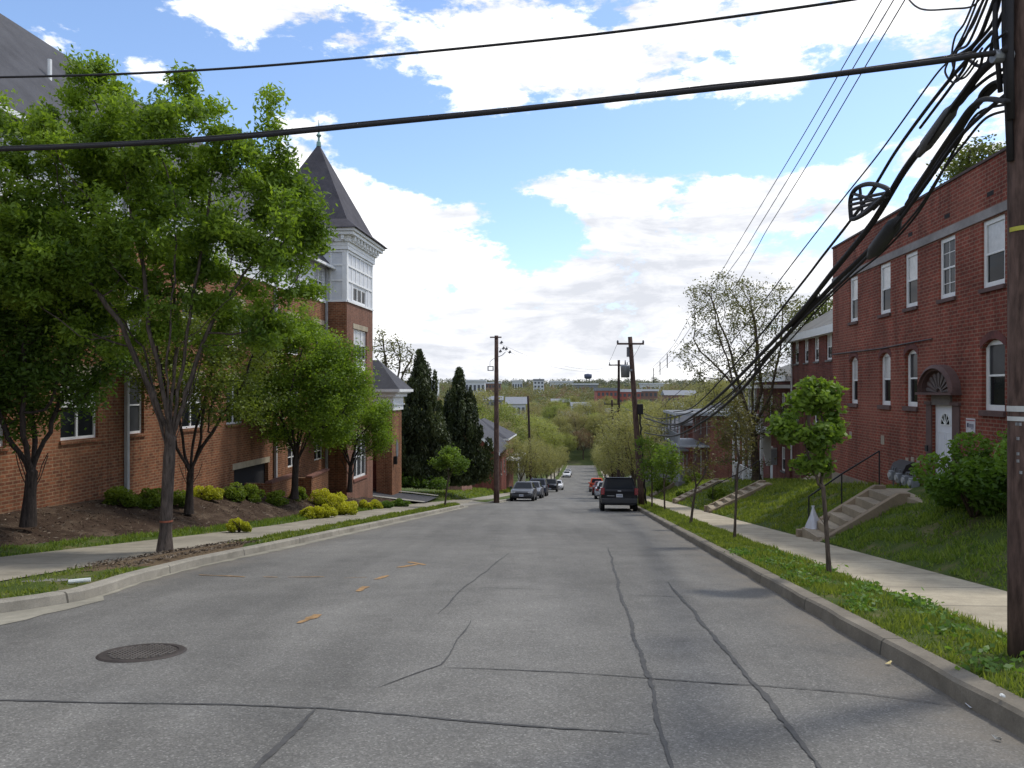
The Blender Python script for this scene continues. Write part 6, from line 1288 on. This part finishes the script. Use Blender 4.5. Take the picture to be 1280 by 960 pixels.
for i_, (b, Y, s, k) in enumerate(((-13, 105, .8, 'olive'), (-17, 122, .9, 'lime'), (-12, 140, .8, 'olive'), (-22, 150, 1.0, 'olive'), (-14, 165, .9, 'lime'), (-30, 170, 1.0, 'tan'), (-18, 190, 1.0, 'olive'), (-10, 205, .9, 'lime'), (-28, 210, 1.1, 'green'), (-40, 140, 1.0, 'olive'),
                   (14, 112, .9, 'olive'), (19, 124, 1.0, 'olive'), (11, 136, .8, 'lime'), (22, 142, 1.0, 'tan'), (13, 158, .9, 'olive'), (27, 160, 1.1, 'lime'), (17, 178, 1.0, 'olive'), (32, 185, 1.1, 'green'), (11, 196, .9, 'lime'), (24, 205, 1.1, 'olive'), (40, 150, 1.1, 'olive'), (45, 190, 1.2, 'lime'), (30, 120, 1.0, 'green'), (38, 105, 1.0, 'olive'), (24, 98, .9, 'olive'), (26, 80, .9, 'tan'), (-24, 95, .8, 'green'), (-27, 78, .85, 'olive'),
                   (-9, 249, 1.0, 'olive'), (-16, 246, 1.15, 'lime'), (-3, 258, 1.1, 'lime'), (4, 252, 1.0, 'olive'), (11, 248, 1.05, 'olive'), (18, 255, 1.15, 'lime'), (-25, 255, 1.1, 'tan'), (27, 250, 1.1, 'green'), (38, 256, 1.15, 'olive'), (-36, 262, 1.1, 'olive'), (1, 268, 1.2, 'olive'), (-12, 272, 1.25, 'lime'), (50, 262, 1.2, 'lime'), (-6, 243, .75, 'lime'), (-1, 246, .85, 'olive'), (6, 244, .8, 'olive'), (2, 260, 1.0, 'lime'), (-7, 264, 1.1, 'olive'), (8, 266, 1.15, 'tan'), (14, 270, 1.2, 'lime'), (-20, 268, 1.2, 'olive'), (22, 266, 1.2, 'olive'), (-30, 272, 1.2, 'lime'), (-14, 112, 1.1, 'lime'), (-19, 132, 1.15, 'olive'), (-12, 152, 1.1, 'lime'), (-15, 178, 1.1, 'olive'), (-11, 192, 1.1, 'lime'), (13, 146, 1.1, 'olive'), (15, 168, 1.15, 'lime'), (12, 184, 1.1, 'olive'), (13, 210, 1.1, 'lime'), (-12, 220, 1.1, 'olive'), (10, 222, 1.05, 'olive'), (20, 112, 1.1, 'olive'))): spring(k if (i_ * 7) % 3 else ('tan', 'green', 'rust', 'tan', 'green')[i_ % 5], b, Y, s, random.uniform(0, 6))
for i in range(120):
    Y = 275 + 330 * (i / 120) ** 1.2; b = random.uniform(-.30, .42) * Y; spring(random.choice(K5), b, Y, random.uniform(.75, 1.25), random.uniform(0, 6))

# the wooded valley side and ridge far off: two masses
def woods(name, M_, n, Y0, Y1, pw, leaf, mat, h0, h1, r0, r1, seed):
    rng = r_(seed); Yw = Y0 + (Y1 - Y0) * rng.uniform(0, 1, M_) ** pw; bw = rng.uniform(-.5, .65, M_) * Yw; k = rng.integers(0, M_, n); hgt = rng.uniform(h0, h1, M_); rad = rng.uniform(r0, r1, M_)
    gx = np.stack([bw + D * 400, Yw, np.array([TZ(b, y) for b, y in zip(bw, Yw)])], 1)
    d = unit(rng.normal(size=(n, 3))) * rng.uniform(.3, 1, (n, 1)) ** .5; d[:, 2] = np.abs(d[:, 2]) * .9 + .08
    c = gx[k] + d * np.stack([rad, rad, hgt], 1)[k]; v, f = leaf_arrays(c, leaf[0], leaf[1], 0, rng)
    patch = .5 + .5 * np.sin(bw * .021 + Yw * .012) * np.cos(bw * .009 - Yw * .017 + 1)
    tone = np.clip((.5 * rng.uniform(0, 1, M_) + .4 * patch)[k] + rng.uniform(0, .2, n), 0, 1)
    o = np_mesh(name, v, f, mat, None, np.repeat(tone, 4)); o['kind'] = 'stuff'
woods('distant_woods', 2600, 170000, 540, 1250, 1.2, (1.7, 1.0), leafmat('leaf_distant', (.085, .10, .045), (.24, .215, .10), .3), 8, 15, 4, 7, 300)
woods('budding_woods', 420, 26000, 560, 1300, 1.0, (1.7, 1.0), leafmat('leaf_budding', (.13, .085, .06), (.27, .18, .125), .3), 8, 15, 4, 7, 307)
woods('ridge_woods', 2600, 90000, 1200, 2900, 1.2, (3.2, 1.8), leafmat('leaf_ridge', (.065, .080, .062), (.15, .15, .105), .25), 9, 15, 6, 10, 301)  # far-off haze is put into the greyed ridge leaf colour

# ------------------------------------------------------------------ far buildings and the water tower
hz_w = plain('far_white', (.55, .56, .57), .7, 0, .08, .05, 1); hz_r = plain('far_red', (.33, .10, .075), .8, 0, .12, .05, 1); hz_g = plain('far_grey', (.20, .21, .23), .8, 0, .12, .05, 1); hz_d = plain('far_dark', (.07, .075, .085), .6, 0, .2, .2, 1); hz_b = plain('far_brown', (.22, .13, .10), .8, 0, .15, .05, 1)
def far_building(px0, px1, py_top, py_bot, Y, wallm, roofm, label, nwin=6, rows=2, ov=1.0, pitched=False, dp=18):
    a, b = at(px0, py_top, Y), at(px1, py_bot, Y); w = b.x - a.x; h = a.z - b.z; e = empty('far_building', Vector(((a.x + b.x) / 2, Y, b.z - 6)), 0, label, 'building'); h += 6
    mb = MB(); mb.box(-w / 2, w / 2, 0, dp, 0, h); mb.build('wall', wallm, e)
    mb = MB()
    if pitched: mb.prism([(-ov, h + .02), (dp + ov, h + .02), (dp / 2, h + dp * .28)], -w / 2 - ov, w / 2 + ov, axis='x')
    else: mb.box(-w / 2 - ov, w / 2 + ov, -ov, dp + ov, h + .02, h + max(.5, .16 * (h - 6)))
    mb.build('roof', roofm, e)
    for r in range(rows):
        for i in range(nwin):
            cx_ = -w / 2 + w * (i + .5) / nwin; ww = w / nwin * .28; z0 = 6 + (h - 6) * (r + .2) / rows; z1 = 6 + (h - 6) * (r + .72) / rows
            mb = MB(); mb.box(cx_ - ww, cx_ + ww, -.25, -.01, z0, z1); mb.build('window', hz_d, e)
    return e
far_building(746, 772, 488.5, 512, 600, hz_r, hz_g, 'long red brick building across the valley, left block', 5, 3, .6); far_building(772.5, 801, 490, 512, 606, hz_r, hz_w, 'red brick building across the valley, right block behind the poles', 5, 3, .6)
far_building(800, 822, 489, 505, 640, hz_b, hz_w, 'brown building with pale flat roof right of the red brick blocks', 4, 2, 1)
far_building(566, 606, 477, 492, 900, hz_w, hz_w, 'long white warehouse beyond the conifers', 8, 1, 1.2, False, 30); far_building(607, 626, 479.5, 492, 940, hz_b, hz_w, 'brown building with white roof beside the far left pole', 5, 2, 1)
far_building(640, 653, 477, 488, 1200, hz_w, hz_w, 'white building on the ridge just right of the left pole', 4, 1, 1); far_building(667, 680, 476, 490, 1050, hz_w, hz_g, 'pale tower block on the ridge between the poles', 3, 3, .5)
far_building(688, 716, 478, 489, 1300, hz_w, hz_w, 'white flat roofed building on the ridge', 7, 1, 1.5); far_building(718, 747, 481, 492, 1150, hz_g, hz_w, 'grey warehouse with pale roof below the water tower', 6, 1, 1.5, False, 30); far_building(802, 830, 480.5, 492, 1100, hz_w, hz_w, 'white building on the ridge right of the leaning pole', 5, 1, 1.2)
far_building(634, 657, 505, 520, 300, hz_w, hz_g, 'white house with grey gable roof in the valley', 4, 1, .8, True, 10); far_building(700, 712, 521, 530, 330, hz_w, hz_g, 'small white house between the valley trees', 2, 1, .6, True, 8); far_building(832, 870, 494, 508, 420, hz_b, hz_g, 'brown long house among the trees right of the leaning pole', 5, 1, .8, True, 10); far_building(520, 547, 478, 494, 800, hz_w, hz_w, 'white flat building left of the tall conifers', 5, 1, 1)
for px0, px1, yt, yb, Y, wm, lb in ((668, 686, 530, 541, 270, hz_w, 'white gabled house among the valley trees below the far left pole'), (760, 786, 517, 528, 360, hz_b, 'brown gabled house below the red brick blocks'), (604, 628, 500, 510, 480, hz_g, 'grey gabled house on the valley side behind the far left pole'), (690, 712, 503, 512, 520, hz_r, 'small red gabled house on the valley side'), (715, 738, 508, 516, 450, hz_w, 'white gabled house in the middle of the valley'), (845, 880, 512, 524, 260, hz_b, 'brown gabled house right of the leaning pole in the trees')): far_building(px0, px1, yt, yb, Y, wm, hz_g, lb, 3, 1, .7, True, 9)
p = at(735, 478, 1800); e = empty('water_tower', p - Vector((0, 0, 16)), 0, 'dark blue water tower on legs standing on the far ridge', 'water tower'); tk = plain('tank_blue', (.075, .085, .14), .6, 0, .15, .1, 1)
mb = MB(); mb.tube([(0, 0, 24), (0, 0, 27), (0, 0, 34), (0, 0, 36), (0, 0, 37)], [4, 9, 9.5, 8, 1], 20); mb.build('tank', tk, e, True)
for k in range(6): t = k * math.pi / 3; mb = MB(); mb.tube([(8 * math.cos(t), 8 * math.sin(t), 0), (7 * math.cos(t), 7 * math.sin(t), 26)], .6, 6); mb.build('leg', hz_g, e)
